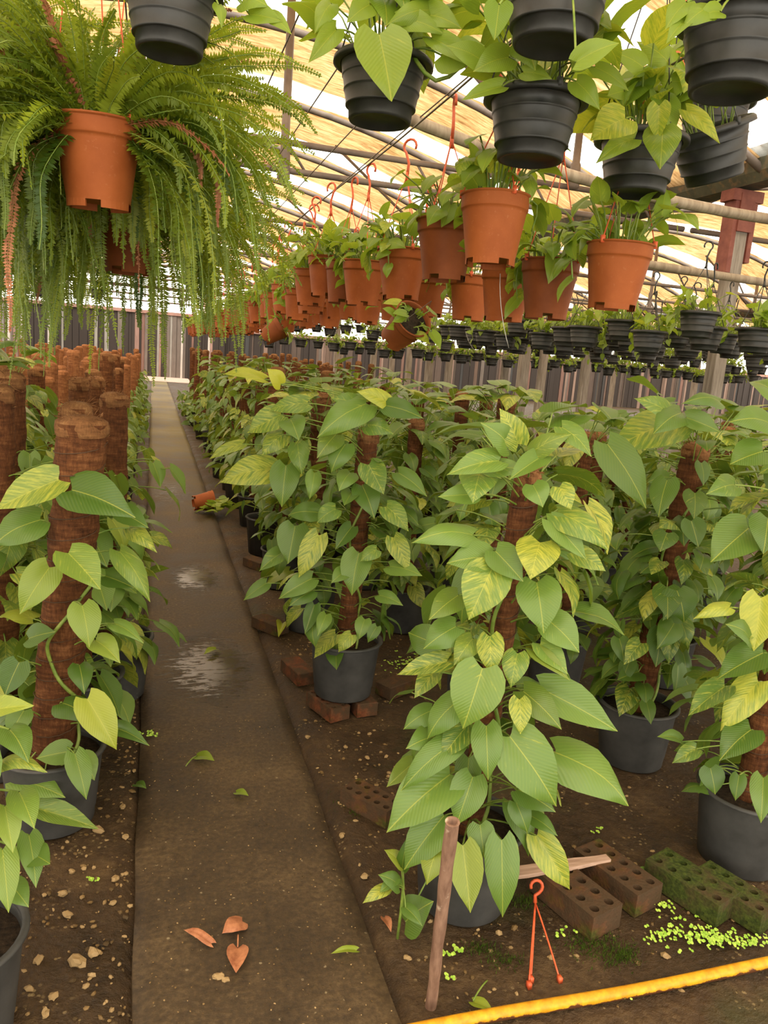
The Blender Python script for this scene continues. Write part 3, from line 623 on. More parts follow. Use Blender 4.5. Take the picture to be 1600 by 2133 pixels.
left = [(122, 999, -10, 1062, 76, {'c': (.75, .8, .15), 'off': .06}), (150, 1021, 283, 1079, 82, {'c': (.22, .05, 0), 'off': .10}), (84, 1083, -12, 1137, 72, {'c': (.5, .2, 0), 'off': .07}), (103, 1182, 41, 1280, 72, {'c': (.9, .15, .18), 'off': .12}), (142, 1152, 210, 1229, 66, {'c': (.9, .45, .08), 'off': .14}), (249, 1149, 313, 1255, 50, {'c': (.75, .5, .05), 'off': .05}), (171, 1261, 186, 1349, 66, {'c': (.95, .2, .15), 'off': .16}), (199, 1334, 251, 1382, 43, {'c': (.95, .2, .2)}), (238, 1299, 300, 1341, 26, {'c': (.8, .3, 0)}), (182, 1456, 243, 1562, 73, {'c': (1, .2, .5), 'off': .2}), (130, 1465, 190, 1509, 50, {'c': (.15, .1, 0)}), (145, 1565, 75, 1580, 52, {'c': (.7, .1, 0)}), (156, 1570, 180, 1666, 50, {'c': (.75, .2, 0), 'off': .22}), (172, 1573, 197, 1626, 42, {'c': (.8, .3, .05)}), (35, 1625, 137, 1662, 52, {'c': (.85, .3, 0)}), (80, 1685, 206, 1727, 34, {'c': (.8, .5, .05)}), (60, 1330, 116, 1316, 40, {'c': (.2, .2, 0)}), (235, 1515, 312, 1554, 28, {'c': (.2, 0, 0)}), (165, 1385, 176, 1447, 42, {'c': (.15, 0, 0)}), (270, 1100, 328, 1152, 32, {'c': (.6, .9, 0), 'off': -.05}), (250, 1065, 310, 1100, 40, {'c': (.3, 0, 0), 'off': -.05}), (220, 1200, 280, 1225, 40, {'c': (.2, 0, 0), 'off': 0}), (40, 1380, 10, 1450, 60, {'c': (.15, 0, 0)}), (50, 1480, 20, 1540, 50, {'c': (.5, .2, 0)})]
hero_plant('pothos on the thick bare leaning coir pole left of the path', base, zt-.2, ln, left, 40, rpole=.066, mat='coir', reach=.25, default_off=.12, lumpy=.07, vtop=.55,
           fillkw=dict(h1=.55, top=0, n=34, tone=.25, skip=lambda a, h: abs((a+1.3+PI) % (2*PI)-PI) < 1.1))
p = at_z(62, 1925, .25); base = np.array([p[0]-.16, p[1], 0.0])
near = [(10, 1680, 27, 1777, 52, {'c': (.95, .3, .2), 'off': .1}), (5, 1770, 18, 1902, 58, {'c': (.8, .3, .1), 'off': .14}), (-20, 1480, 72, 1470, 34, {'c': (.95, .5, .35)}), (40, 1650, 72, 1727, 46, {'c': (.85, .3, .05)}), (60, 1740, 75, 1850, 50, {'c': (.5, .1, 0)}), (0, 1590, 100, 1610, 34, {'c': (.8, .8, .1)}), (20, 1840, 60, 1890, 48, {'c': (.6, .2, 0)}), (70, 1780, 105, 1800, 40, {'c': (.4, .1, 0)}), (20, 1520, 60, 1590, 50, {'c': (.4, .1, 0)})]
hero_plant('pothos in the grey pot cut off at the lower corner, left of the path', base, 1.0, (-.05, 0), near, 46, reach=.24, default_off=.1, fillkw=dict(h1=.62, top=0, tone=.75, skip=lambda a, h: abs(a-.2) < .9 or abs(a-2*PI-.2) < .9), tw=False)
p = at_z(1487, 1660, .245); base = np.array([p[0]+.155, p[1]+.02, 0.0])
R1 = [(1585, 1245, 1570, 1357, 76, {'c': (.95, .9, .55), 'off': .2}), (1590, 1360, 1493, 1416, 62, {'c': (.25, .1, 0)}), (1580, 1420, 1500, 1524, 68, {'c': (.85, 1, .2), 'off': .2}), (1510, 1430, 1433, 1492, 46, {'c': (.4, .6, 0)}), (1565, 1520, 1498, 1586, 64, {'c': (.2, .3, 0)}), (1590, 940, 1520, 968, 60, {'c': (.4, .1, 0)}), (1560, 1100, 1480, 1172, 82, {'c': (.5, .2, 0)}), (1600, 880, 1518, 880, 50, {'c': (.5, .1, 0)}), (1520, 1265, 1443, 1290, 26, {'c': (.9, .8, .4)}), (1420, 1545, 1368, 1535, 26, {'c': (.6, .2, 0)}), (1450, 1560, 1400, 1590, 34), (1590, 1620, 1585, 1715, 50, {'c': (.75, .2, 0), 'off': .22}), (1540, 1615, 1532, 1668, 34, {'c': (.25, .1, 0)}), (1480, 1600, 1490, 1655, 50, {'c': (.25, .1, 0)}), (1530, 1010, 1470, 1030, 40), (1560, 1330, 1510, 1300, 40), (1600, 1080, 1590, 1155, 60, {'c': (.3, 0, 0)})]
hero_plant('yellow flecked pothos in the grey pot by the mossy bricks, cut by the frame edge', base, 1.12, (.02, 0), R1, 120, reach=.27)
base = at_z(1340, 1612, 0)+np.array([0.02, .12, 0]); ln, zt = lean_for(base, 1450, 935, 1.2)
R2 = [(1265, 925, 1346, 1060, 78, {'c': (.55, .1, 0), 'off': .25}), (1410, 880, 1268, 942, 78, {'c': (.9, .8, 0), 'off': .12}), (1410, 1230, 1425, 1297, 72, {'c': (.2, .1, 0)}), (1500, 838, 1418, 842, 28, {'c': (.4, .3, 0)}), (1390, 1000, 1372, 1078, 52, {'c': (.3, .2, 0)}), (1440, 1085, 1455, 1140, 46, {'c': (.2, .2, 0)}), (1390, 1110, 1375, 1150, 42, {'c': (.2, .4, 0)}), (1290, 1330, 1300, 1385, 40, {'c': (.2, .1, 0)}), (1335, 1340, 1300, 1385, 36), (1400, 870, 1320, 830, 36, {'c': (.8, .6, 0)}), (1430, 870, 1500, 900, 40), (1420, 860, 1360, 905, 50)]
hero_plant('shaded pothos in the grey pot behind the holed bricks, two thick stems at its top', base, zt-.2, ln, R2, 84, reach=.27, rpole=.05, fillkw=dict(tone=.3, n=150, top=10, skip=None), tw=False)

# ================================================================== THE REST OF THE RIGHT BLOCK
FV = []
for k in range(6):
    random.seed(100+k); FV.append(climbing_foliage(105, .0, .92, (.09, .28), (.08, .155), True, .5, .5, 14).mesh('foliage', ['pothos_leaf', 'stem_green']))
FL = []
for k in range(4):
    random.seed(200+k); FL.append(climbing_foliage(85, .0, .92, (.09, .26), (.09, .155), False, .5, .5, 12).mesh('foliage', ['pothos_leaf', 'stem_green']))
FS = []
for k in range(3):
    random.seed(300+k); FS.append(climbing_foliage(40, .0, .55, (.08, .2), (.08, .14), False, .4, .6, 0).mesh('foliage', ['pothos_leaf', 'stem_green']))
PV = [coir_mesh(1.02+.03*k, .044+.004*(k % 2), (.03*(k-1), .02*(1-k)), 'coir', True, 'coir_cap', .06, k*1.7) for k in range(3)]
PVL = [coir_mesh(1.00+.04*k, .046+.003*(k % 3), (.02*(k-1), .015*(2-k)), 'coir', False, 'coir_cap', .06, k*2.1) for k in range(3)]
PDL = [coir_mesh(.98+.035*k, .048+.004*(k % 3), (.02*(k-1), .015*(2-k)), 'coir_dry', False, 'coir_dry', .07, k*1.3) for k in range(4)]
def low_pot():
    b = MB(); lathe(b, [(.001, .003), (.12, 0), (.145, .245), (.155, .25), (.152, .262), (.138, .258), (.135, .225)], 14)
    s = MB(); lathe(s, [(.0005, .228), (.08, .23), (.137, .224)], 10)
    return b.mesh('pot', 'grey_plastic'), MB().mesh('rim', 'grey_plastic'), s.mesh('soil', 'soil')
POT_LOW = low_pot()
def std_plant(loc, label, fol, pole, pot, group, rotz, name='potted_pothos', cat='potted plant', zfol=.235):
    r = thing(name, loc, label, cat, group, rotz)
    p = link('pot', pot[0], r)
    if len(pot[1].vertices): link('rim', pot[1], p)
    link('soil', pot[2], r); q = link('coir_pole', pole[0], r, (0, 0, .2)); link('pole_cap', pole[1], q)
    if fol is not None: link('foliage', fol, r, (0, 0, zfol))
    return r
random.seed(11)
COLS = [(.87, [4.05, 4.85, 5.75, 6.65, 7.5, 8.35, 9.2, 10.1, 11.0, 11.9], 'first row'), (1.42, [2.95, 3.95, 4.8, 5.6, 6.4, 7.3, 8.2, 9.1, 10.0, 10.9, 11.8], 'second row'), (1.95, [3.2, 4.0, 4.8, 5.6, 6.5, 7.4, 8.3, 9.3], 'third row'),
        (2.5, [2.35, 3.1, 3.9, 4.7, 5.5, 6.4], 'fourth row'), (3.05, [2.9, 3.7, 4.5, 5.4], 'fifth row'), (3.6, [3.4, 4.2, 5.1], 'sixth row'), (4.15, [3.9, 4.8], 'outermost row')]
for x, ylist, rn in COLS:
    for i, y in enumerate(ylist):
        xx = x+random.uniform(-.04, .04); yy = y+random.uniform(-.06, .06)
        hi = y < 5.2
        k = random.randrange(6 if hi else 4)
        r = std_plant((xx, yy, 0), f'pothos on a coir pole right of the path, {nth(i)} back in the {rn}', (FV if hi else FL)[k], (PV if hi else PVL)[random.randrange(3)], POT_BIG if hi else POT_LOW, 'potted pothos in the block right of the path', random.uniform(0, 6.28))
        s = random.uniform(.96, 1.08)*(1.0 if y < 8 else .97)*(1 if x < 2.2 else .93); r.scale = (s, s, s)
# bare poles standing behind that block
for i in range(46):
    y = 13.2+1.0*(i // 8)+random.uniform(-.15, .15); x = .82+.42*(i % 8)+random.uniform(-.1, .1)
    r = std_plant((x, y, 0), 'bare brown coir pole in a pot behind the leafy block right of the path', FS[random.randrange(3)] if i % 3 == 0 else None, PVL[random.randrange(3)], POT_LOW, 'bare coir poles behind the leafy block', random.uniform(0, 6.28), 'potted_moss_pole', 'plant pole')
    r.scale = (1.05, 1.05, 1.10+.06*random.random())
# ================================================================== LEFT OF THE PATH: coir poles
random.seed(21); nleft = 0
FT = climbing_foliage(74, .0, .76, (.09, .20), (.085, .14), True, .55, .72, 0).mesh('foliage', ['pothos_leaf', 'stem_green'])
for px, py, y, lab, sz in ((160, 838, 2.93, 'coir pole directly behind the thick leaning one left of the path', 1.0), (238, 818, 3.30, 'dark wet coir pole just right of the two thick ones, left of the path', 1.0), (-8, 800, 2.75, 'coir pole cut off by the picture edge left of the thick leaning one', 1.0), (20, 775, 3.2, 'pale capped coir pole at the picture edge, second from the front', 1.0)):
    q = at_y(px, py, y); r = std_plant((q[0], y, 0), lab, FT, PV[1], POT_BIG, 'coir poles in pots left of the path', random.uniform(0, 6.28), 'potted_moss_pole', 'plant pole'); k = q[2]/1.27; r.scale = (1.12, 1.12, k)
for ci in range(13):
    x = -.33-.43*ci; y = (4.05 if ci == 0 else 3.2)+.12*(ci % 3); i = 0
    while y < 21:
        if x > -.245*y-.25:
            close = y < 5.0
            fol = FV[random.randrange(6)] if (close and random.random() < .35) else FS[random.randrange(3)] if (random.random() < (.85 if ci == 0 else .28 if y > 6 else .8)) else None
            if y < 6 and ci > 0: fol = FT if i % 3 else FV[random.randrange(6)]
            rowname = 'row edging it' if ci == 0 else f'{nth(ci)} row from it'
            if y < 9: lab = f'coir pole left of the path, {nth(i)} back in the {rowname}'
            else: lab = 'distant dry brown coir pole among the crowded poles left of the path'
            r = std_plant((x+random.uniform(-.05, .05), y+random.uniform(-.07, .07), 0), lab, fol, (PV if close else PVL if (y < 6 or ci == 0 and y < 9) else PDL)[random.randrange(3)], POT_BIG if close else POT_LOW, 'coir poles in pots left of the path', random.uniform(0, 6.28), 'potted_moss_pole', 'plant pole')
            s = random.uniform(.97, 1.06); r.scale = (s, s, s*random.uniform(.97, 1.05)); nleft += 1; i += 1
        y += random.uniform(.46, .58) if y < 9 else random.uniform(.7, .9)
# ================================================================== FERNS
def fern_foliage(n, seed, cam_az, length=(.26, .50), gap=.8):
    """a Boston fern: fronds all round, arching up, out and down; few of them in front of the pot"""
    random.seed(seed); mb = MB(); i = 0
    while i < n:
        a = random.uniform(0, 2*PI); el = random.choice([random.uniform(-.5, .5), random.uniform(.2, 1.0), random.uniform(.8, 1.5)]); L = random.uniform(*length); ns = 26
        front = abs((a-cam_az+PI) % (2*PI)-PI) < gap
        if front:
            if el < .9 or random.random() < .35: continue
            L *= .55
        i += 1
        p = np.array([.06*math.cos(a), .06*math.sin(a), 0.0])*random.random()**.5; pts = [p]; dirs = []
        yaw = random.uniform(-.7, .7); pull = random.uniform(.7, 1.9) if el > .9 else random.uniform(1.2, 2.9); curl = random.uniform(0, 5)
        for s in range(ns):
            e = max(el-pull*(s/ns)**1.3, -1.5)+.12*math.sin(s*.5+curl); aa = a+yaw*s/ns+.1*math.sin(s*.37+curl)
            d = np.array([math.cos(e)*math.cos(aa), math.cos(e)*math.sin(aa), math.sin(e)]); p = p+d*L/ns; pts.append(p); dirs.append(d)
        dry = random.random() < .045
        col = (min(1, max(0, random.gauss(.45+.18*max(0, el), .25))), 0, .35 if random.random() < .07 else 0)
        tube(mb, pts[::2], [.0014]*len(pts[::2]), 3, False, 2 if dry else 1)
        V = []; f = []; tw = random.uniform(-.5, .5)
        for s in range(1, ns):
            t = s/ns; pl = .033*min(1, .45+t*3)*(1-t)**.5*random.uniform(.75, 1.15)*(.7 if dry else 1); d = dirs[s]
            sd = _n(np.cross(d, [0, 0, 1.0])+np.array([1e-6, 0, 0])); up = np.cross(sd, d); ct, st_ = math.cos(tw+t), math.sin(tw+t)
            sd, up = sd*ct+up*st_, up*ct-sd*st_
            for half in (0, .34, .67):
                o = pts[s]+d*(half*L/ns)
                for sg in (-1, 1):
                    q = _n(sd*sg+d*random.uniform(.1, .5)+up*random.uniform(-.6, .35)); w = .0034+.0012*(1-t)
                    b = len(V); V += [o, o+q*pl*.4+d*w, o+q*pl+d*random.uniform(-.002, .002), o+q*pl*.35-d*w]; f.append((b, b+1, b+2, b+3))
        mb.add(V, f, np.tile([.35, .5], (len(V), 1)), col, 2 if dry else 0)
    return mb
def orange_pot_meshes(R=.1, Hh=.2, mat='orange_plastic', ns=40):
    b = MB(); r0 = R*.74
    lathe(b, [(r0*.98, .016), (r0*.998, .0162), (r0, .017), (r0*1.006, .024), (R*.938, Hh*.74), (R*.945, Hh*.775), (R*.985, Hh*.785), (R*.995, Hh*.80), (R*.996, Hh*.83), (R*1.0, Hh*.955), (R*1.0, Hh*.965), (R*1.05, Hh*.972), (R*1.055, Hh*.995), (R*1.0, Hh), (R*.955, Hh*.99), (R*.94, Hh*.85)], ns)
    lathe(b, [(.0005, .016), (r0*.99, .016)], ns)
    for k in range(ns):      # the foot ring, with four drain notches cut out of it
        if k % (ns//4) in (2, 3, 4): continue
        c0, s0, c1, s1 = math.cos(2*PI*k/ns), math.sin(2*PI*k/ns), math.cos(2*PI*(k+1)/ns), math.sin(2*PI*(k+1)/ns); ro, ri = r0*.995, r0*.92
        b.add([(ro*c0, ro*s0, 0), (ro*c1, ro*s1, 0), (r0*c1, r0*s1, .0175), (r0*c0, r0*s0, .0175)], [(0, 1, 2, 3)])
        b.add([(ri*c0, ri*s0, 0), (ri*c1, ri*s1, 0), (ri*c1, ri*s1, .0175), (ri*c0, ri*s0, .0175)], [(3, 2, 1, 0)])
        b.add([(ro*c0, ro*s0, 0), (ri*c0, ri*s0, 0), (ri*c1, ri*s1, 0), (ro*c1, ro*s1, 0)], [(0, 1, 2, 3)])
    V = []; f = []
    so = MB(); lathe(so, [(.0005, Hh*.86), (R*.5, Hh*.87), (R*.945, Hh*.855)], ns//2)
    return b.mesh('pot', mat), so.mesh('soil', 'soil')
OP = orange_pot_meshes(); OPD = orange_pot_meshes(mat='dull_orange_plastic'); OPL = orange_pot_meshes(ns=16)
def hanger_mesh(R, zr_, ztop, mat, r=.0022, n=3, hook=True, clip=True):
    m = MB(); J = np.array([0, 0, ztop-.135 if hook else ztop-.03])
    for k in range(n):
        a = 2*PI*k/n+.5; q = np.array([R*math.cos(a), R*math.sin(a), zr_]); tube(m, [J, q, q+np.array([0, 0, -.012])], r, 4)
        if clip: box(m, q, (.012, .012, .022))
    if hook:
        P = [J+np.array([0, 0, -.004]), J+np.array([0, .004, .045])]+[J+np.array([.012*math.cos(t), .026*math.cos(t)+.006, .108+.027*math.sin(t)]) for t in np.linspace(PI*1.3, -.45, 10)]
        tube(m, P, [.0062, .0055]+[.0052]*10, 6); tube(m, [J+np.array([0, 0, .012]), J+np.array([0, 0, -.026])], [.006, .008], 6)
    return m.mesh('hanger', mat)
BV = []
for k in range(6):
    random.seed(400+k); BV.append(bushy_foliage(34, .07, (.06, .105), .13, (.03, .16), 2, True, .35, .62).mesh('foliage', ['lime_leaf', 'stem_green']))
BVL = []
for k in range(5):
    random.seed(420+k); BVL.append(bushy_foliage(22, .07, (.075, .11), .13, (.03, .16), 1, False, .35, .6).mesh('foliage', ['lime_leaf', 'stem_green']))
random.seed(31)
def hanging(kind, loc, label, group, potm, fol, hang, zfol, rotz, tilt=(0, 0)):
    r = thing('hanging_'+kind, loc, label, 'hanging plant', group, 0); r.rotation_euler = (tilt[0], tilt[1], rotz)
    p = link('pot', potm[0], r); link('soil', potm[1], r)
    if len(potm) > 2: link('rim', potm[2], p)
    if fol is not None: link('foliage', fol, r, (0, 0, zfol))
    if hang is not None: link('hanger', hang, r)
    return r
fm = fern_foliage(340, 5, -1.5-.9, (.28, .58), .72).mesh('foliage', ['fern_leaf', 'stem_green', 'dry_leaf']); fm2 = fern_foliage(330, 9, -1.6-2.1, (.36, .74), .40).mesh('foliage', ['fern_leaf', 'stem_green', 'dry_leaf'])
c = at(207, 345, 1.85); FERNX = c[0]
hanging('fern', (c[0], c[1], c[2]-.10), 'large hanging fern in the orange pot nearest the front', 'hanging ferns', OP, fm, hanger_mesh(.1, .2, 2.90-c[2]+.10, 'red_plastic'), .175, .9, (.03, -.07))
c = at(268, 505, 2.55)
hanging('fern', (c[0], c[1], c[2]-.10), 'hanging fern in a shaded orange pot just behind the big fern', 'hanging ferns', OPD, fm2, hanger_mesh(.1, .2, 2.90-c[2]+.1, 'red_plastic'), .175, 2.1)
c = at(-120, 330, 2.05)
hanging('fern', (c[0], c[1], c[2]-.10), 'hanging fern cut off by the picture edge beside the big fern', 'hanging ferns', OP, fm2, hanger_mesh(.1, .2, 2.90-c[2]+.1, 'red_plastic'), .175, .4)
c = at(70, 470, 3.2)
hanging('fern', (c[0], c[1], c[2]-.10), 'hanging fern farthest back, seen between the nearer ones', 'hanging ferns', OPD, fm2, hanger_mesh(.1, .2, 2.90-c[2]+.1, 'red_plastic'), .175, 3.9)
# ================================================================== ORANGE HANGING POTS
near_o = [(1027, 482, 2.28, 'orange hanging pot largest of the group over the pothos block, white string below'), (930, 522, 2.62, 'orange hanging pot overlapped by the largest orange pot'), (838, 573, 3.15, 'orange hanging pot with a tilted little pot below it'), (757, 590, 3.6, 'orange hanging pot with a clean round front, left of the tilted little pot'), (716, 590, 3.85, 'orange hanging pot half hidden, one more along the wire'), (680, 578, 4.0, 'orange hanging pot under a big hanging lime leaf'), (648, 600, 4.4, 'orange hanging pot with a dark bottom edge, sixth along the wire'),
          (893, 618, 3.9, 'bright orange hanging pot seen behind the gap between larger pots'), (978, 622, 3.6, 'orange hanging pot with a dry leaf at its rim, below the largest pot'), (1053, 615, 3.0, 'orange hanging pot hanging lower behind the largest pot'), (1142, 604, 2.7, 'orange hanging pot with a withered leaf on its front'), (1282, 577, 2.42, 'orange hanging pot farthest from the path, clean and pale')]
RZW = 2.372
for i, (px, py, D, lab) in enumerate(near_o):
    c = at(px, py, D); z0 = c[2]-.10
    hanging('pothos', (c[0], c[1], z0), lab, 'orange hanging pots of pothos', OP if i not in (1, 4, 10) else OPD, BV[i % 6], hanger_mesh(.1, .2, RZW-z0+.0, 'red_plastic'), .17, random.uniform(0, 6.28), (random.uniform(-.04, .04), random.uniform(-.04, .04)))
HL = hanger_mesh(.1, .2, .63, 'red_plastic', .002, 3, True, False)
for wi, x in enumerate(WX):
    y = (4.75, 4.2)[wi]; i = 0
    while y < 20:
        z0 = 1.74+random.uniform(-.02, .05)
        lab = f'orange hanging pot of pothos on the {("wire nearest the path", "second wire")[wi]}, {nth(i+(7 if wi == 0 else 5))} back' if i < 12 else 'small far orange pot in the receding line of hanging pots'
        r = hanging('pothos', (x+random.uniform(-.05, .05), y, z0), lab, 'orange hanging pots of pothos', OPL if y > 6 else OP, (BV[random.randrange(6)] if y < 7 else BVL[random.randrange(5)]), HL, .17, random.uniform(0, 6.28), (random.uniform(-.05, .05), random.uniform(-.05, .05)))
        y += random.uniform(.36, .5); i += 1
OPS = orange_pot_meshes(.075, .15, 'dull_orange_plastic')
random.seed(77); sm = bushy_foliage(12, .05, (.05, .08), .05, (.0, .05), 0, True, .3, .7).mesh('foliage', ['lime_leaf', 'stem_green'])
c = at(832, 668, 3.0); r = hanging('pothos', c+np.array([-.01, .03, -.07]), 'little orange pot tipped open towards the front under another pot', 'orange hanging pots of pothos', OPS, sm, hanger_mesh(.075, .15, .30, 'bare_wire', .0012, 2, False, False), .125, .25, (1.02, .08))
c = at(572, 684, 5.2); r = hanging('pothos', c+np.array([-.07, 0, -.07]), 'small orange pot hanging almost on its side below the line', 'orange hanging pots of pothos', OPS, sm, None, .125, 0, (.2, .95))
# ================================================================== BLACK HANGING POTS
def black_pot_meshes(R=.126, Hh=.158, ns=40):
    b = MB(); r0 = R*.70
    P = [(.0005, .012), (r0*.80, .012), (r0*.86, .0), (r0*.95, .0), (r0*.985, .006), (r0*1.0, .035)]
    for z in (.034, .072, .107): 
        rr = r0+(R*.93-r0)*(z/Hh); P += [(rr*1.004, z), (rr*1.028, z+.002), (rr*1.030, z+.005), (rr*1.014, z+.007), (rr*1.0+(R*.93-r0)*.036/Hh, z+.034)]
    P += [(R*.965, Hh*.90), (R*.90, Hh*.90), (R*.88, Hh*.8)]
    lathe(b, P, ns); rim = MB()
    lathe(rim, [(R*.93, Hh*.885), (R*1.02, Hh*.875), (R*1.085, Hh*.885), (R*1.075, Hh*.96), (R*1.02, Hh*1.0), (R*.95, Hh*1.0), (R*.92, Hh*.96), (R*.91, Hh*.885)], ns)
    so = MB(); lathe(so, [(.0005, Hh*.90), (R*.5, Hh*.91), (R*.91, Hh*.90)], ns//2)
    return b.mesh('pot', 'black_plastic'), so.mesh('soil', 'soil'), rim.mesh('rim', 'black_plastic')
BP = black_pot_meshes(); BPL = black_pot_meshes(ns=14)
def black(px, py, D, lab, specs, n=26, tilt=(0, 0), sc=1.0, zc=.08, rot=0, ztop=2.90, size=(.10, .16), vine=None):
    c = at(px, py, D); loc = c-np.array([0, 0, zc])
    mb = bushy_foliage(n, .08, size, .13, (.07, .25), 0, True, .4, .6, 0.0, -.45)
    for q in range(len(mb.v)): mb.v[q] = mb.v[q]+np.array([0, 0, .14])
    root = loc
    for s in specs:
        o = s[5] if len(s) > 5 else {}
        Db = D-o.get('off', .16); B = at(s[0], s[1], Db); T = at(s[2], s[3], Db-o.get('fwd', .02)); toc = _n(EYE-B); nr = toc*.85+np.array([0, 0, .4])+RNG.normal(0, .08, 3)
        L = np.linalg.norm(T-B); W = min(max(s[4]/F*Db/.9, L*.36), L*1.05); put_leaf(mb, (B-root)/sc, (T-root)/sc, nr, W/sc, o.get('c', (.7, .35, .05)), True)
        S = loc+np.array([0, 0, .165])+_n((B-loc)*np.array([1, 1, 0]))*.05; petiole(mb, (S-root)/sc, (B-root)/sc, .0026, .03, 5, 6)
    if vine: tube(mb, [(at(a_, b_, D-o_)-root)/sc for a_, b_, o_ in vine], .0055, 6, True, 1)
    fol = mb.mesh('foliage', ['lime_leaf', 'stem_green'])
    if tilt != (0, 0) and not specs: pass
    r_ = hanging('pothos', loc, lab, 'black hanging pots near the front', BP, fol, hanger_mesh(.13, .155, (ztop-loc[2])/sc, 'black_plastic', .0022), 0, rot, tilt)
    r_.scale = (sc, sc, sc); return r_
random.seed(51)
black(355, 22, 1.56, 'black hanging pot in front of the fern, its top cut off', [(455, 10, 462, 60, 26, {'off': .05}), (505, 5, 560, 15, 50, {'off': 0}), (560, 30, 608, 72, 30, {'off': 0}), (520, 30, 590, 45, 40, {'off': 0})], 16, (0, 0), .77)
black(795, 190, 2.10, 'ribbed black hanging pot over the path with one big leaf down its front', [(790, 72, 816, 213, 108, {'c': (.75, .4, .08), 'off': .2}), (905, 22, 803, 54, 48), (690, 8, 655, 72, 40), (700, 62, 642, 132, 42), (920, 115, 988, 130, 68), (770, 10, 722, 48, 48), (880, 30, 962, 60, 52), (830, 40, 930, 75, 46), (900, 80, 1000, 150, 40), (960, 110, 1010, 95, 50)], 30, vine=[(850, 100, .05), (868, 128, .10), (885, 152, .12), (908, 168, .12), (935, 160, .12), (958, 140, .11), (975, 112, .10), (984, 85, .10)])
black(1158, 14, 1.68, 'large black hanging pot cut off at the top, seen from below', [(1040, 10, 1030, 85, 55, {'c': (.35, .1, 0)}), (1200, 130, 1290, 90, 48)], 22)
black(1110, 268, 2.02, 'black hanging pot with a lighter flared rim, below the large cut off pot', [(1045, 180, 960, 210, 34), (1010, 130, 930, 95, 52), (1060, 120, 985, 150, 60), (1090, 150, 1150, 165, 34), (1190, 130, 1250, 90, 60), (1240, 140, 1310, 190, 34), (1200, 170, 1250, 230, 44)], 34)
black(1330, 345, 2.28, 'black hanging pot with big flecked leaves over its rim', [(1303, 247, 1229, 294, 78, {'c': (.7, 1, .1), 'off': .22}), (1373, 220, 1370, 295, 44, {'c': (.8, .8, .1), 'off': .22}), (1380, 265, 1375, 354, 70, {'c': (.35, .5, .1), 'off': .22}), (1411, 160, 1325, 86, 56, {'off': .1}), (1325, 205, 1370, 125, 44, {'c': (.4, .1, 0), 'off': .1}), (1320, 290, 1240, 342, 42, {'c': (.5, .5, .1)}), (1400, 170, 1450, 175, 46), (1300, 190, 1265, 200, 50), (1430, 230, 1500, 300, 34, {'c': (.8, 1, .1)}), (1340, 140, 1280, 110, 46), (1400, 280, 1395, 320, 34)], 34)
black(1497, 318, 2.42, 'black hanging pot hanging tilted to one side', [], 20, (.10, -.42))
black(1532, 112, 1.66, 'large ribbed black hanging pot at the upper corner beside the orange fitting', [(1430, 5, 1386, 62, 46), (1435, 40, 1387, 93, 38), (1480, 20, 1420, 60, 50), (1500, 25, 1450, 40, 40)], 24)
black(1485, 255, 2.75, 'black hanging pot mostly hidden behind the tilted pot', [], 24)
m = MB(); c = at(1412, 125, 2.6); box(m, (0, 0, 0), (.05, .03, .11)); box(m, (.02, 0, -.02), (.035, .032, .05)); tube(m, [(-.01, 0, .02), (-.05, .02, .03)], .012, 8); tube(m, [(0, 0, .05), (0, 0, 2.9-c[2])], .003, 5)
o = link('hanging_fitting', m.mesh('hanging_fitting', 'orange_fitting', False), None, c); tag(o, 'orange plastic pipe fitting hanging among the black pots', 'fitting')
# small ones far to the right
HB = hanger_mesh(.13, .155, .58, 'black_plastic', .003, 3, True, False)
random.seed(61); nb = 0
def far_black(x, y, z, lab, k):
    r = hanging('pothos', (x, y, z), lab, 'small black hanging pots far right', BPL, BVL[k], HB, .14, random.uniform(0, 6.28)); s = random.uniform(.9, 1.05); r.scale = (s, s, s)
for wi, (x0, y0, y1, st) in enumerate([(3.35, 4.3, 9.5, .42), (3.85, 4.4, 9.8, .42), (4.35, 4.8, 10, .45), (4.9, 5.4, 10.2, .5), (5.7, 6.4, 10.4, .55), (6.5, 7.4, 10.6, .6)]):
    y = y0; i = 0
    while y < y1:
        far_black(x0+random.uniform(-.08, .08), y+random.uniform(-.06, .06), 1.74+random.uniform(-.05, .09), f'small black hanging pot far right, {nth(i)} back on the {nth(wi)} wire', random.randrange(5)); y += st; i += 1
for wi, (y, xa, xb, z) in enumerate([(12.2, 3.4, 11.5, 1.80), (13.2, 3.0, 12, 1.60), (14.6, 2.6, 12.5, 1.95), (15.6, 2.2, 13.5, 1.64)]):
    x = xa
    while x < xb:
        far_black(x, y+random.uniform(-.12, .12), z+random.uniform(-.07, .07), 'tiny black hanging pot in the far bands of pots before the board wall', random.randrange(5)); x += random.uniform(.25, .37)

random.seed(67)
for i in range(16):
    x, y = (-1.0-.34*i, 16.0+random.uniform(-.3, .3)); far_black(x, y, 2.16+random.uniform(-.05, .12), 'tiny black hanging pot far off on the left, half hidden below the ferns', random.randrange(5))
wire('hanging_rail', [(-7, 16, 2.80), (-3, 16, 2.78), (-.6, 16, 2.80)], .016, 'roof_steel', 'thin rusty rail far off on the left below the ferns', 'rail')
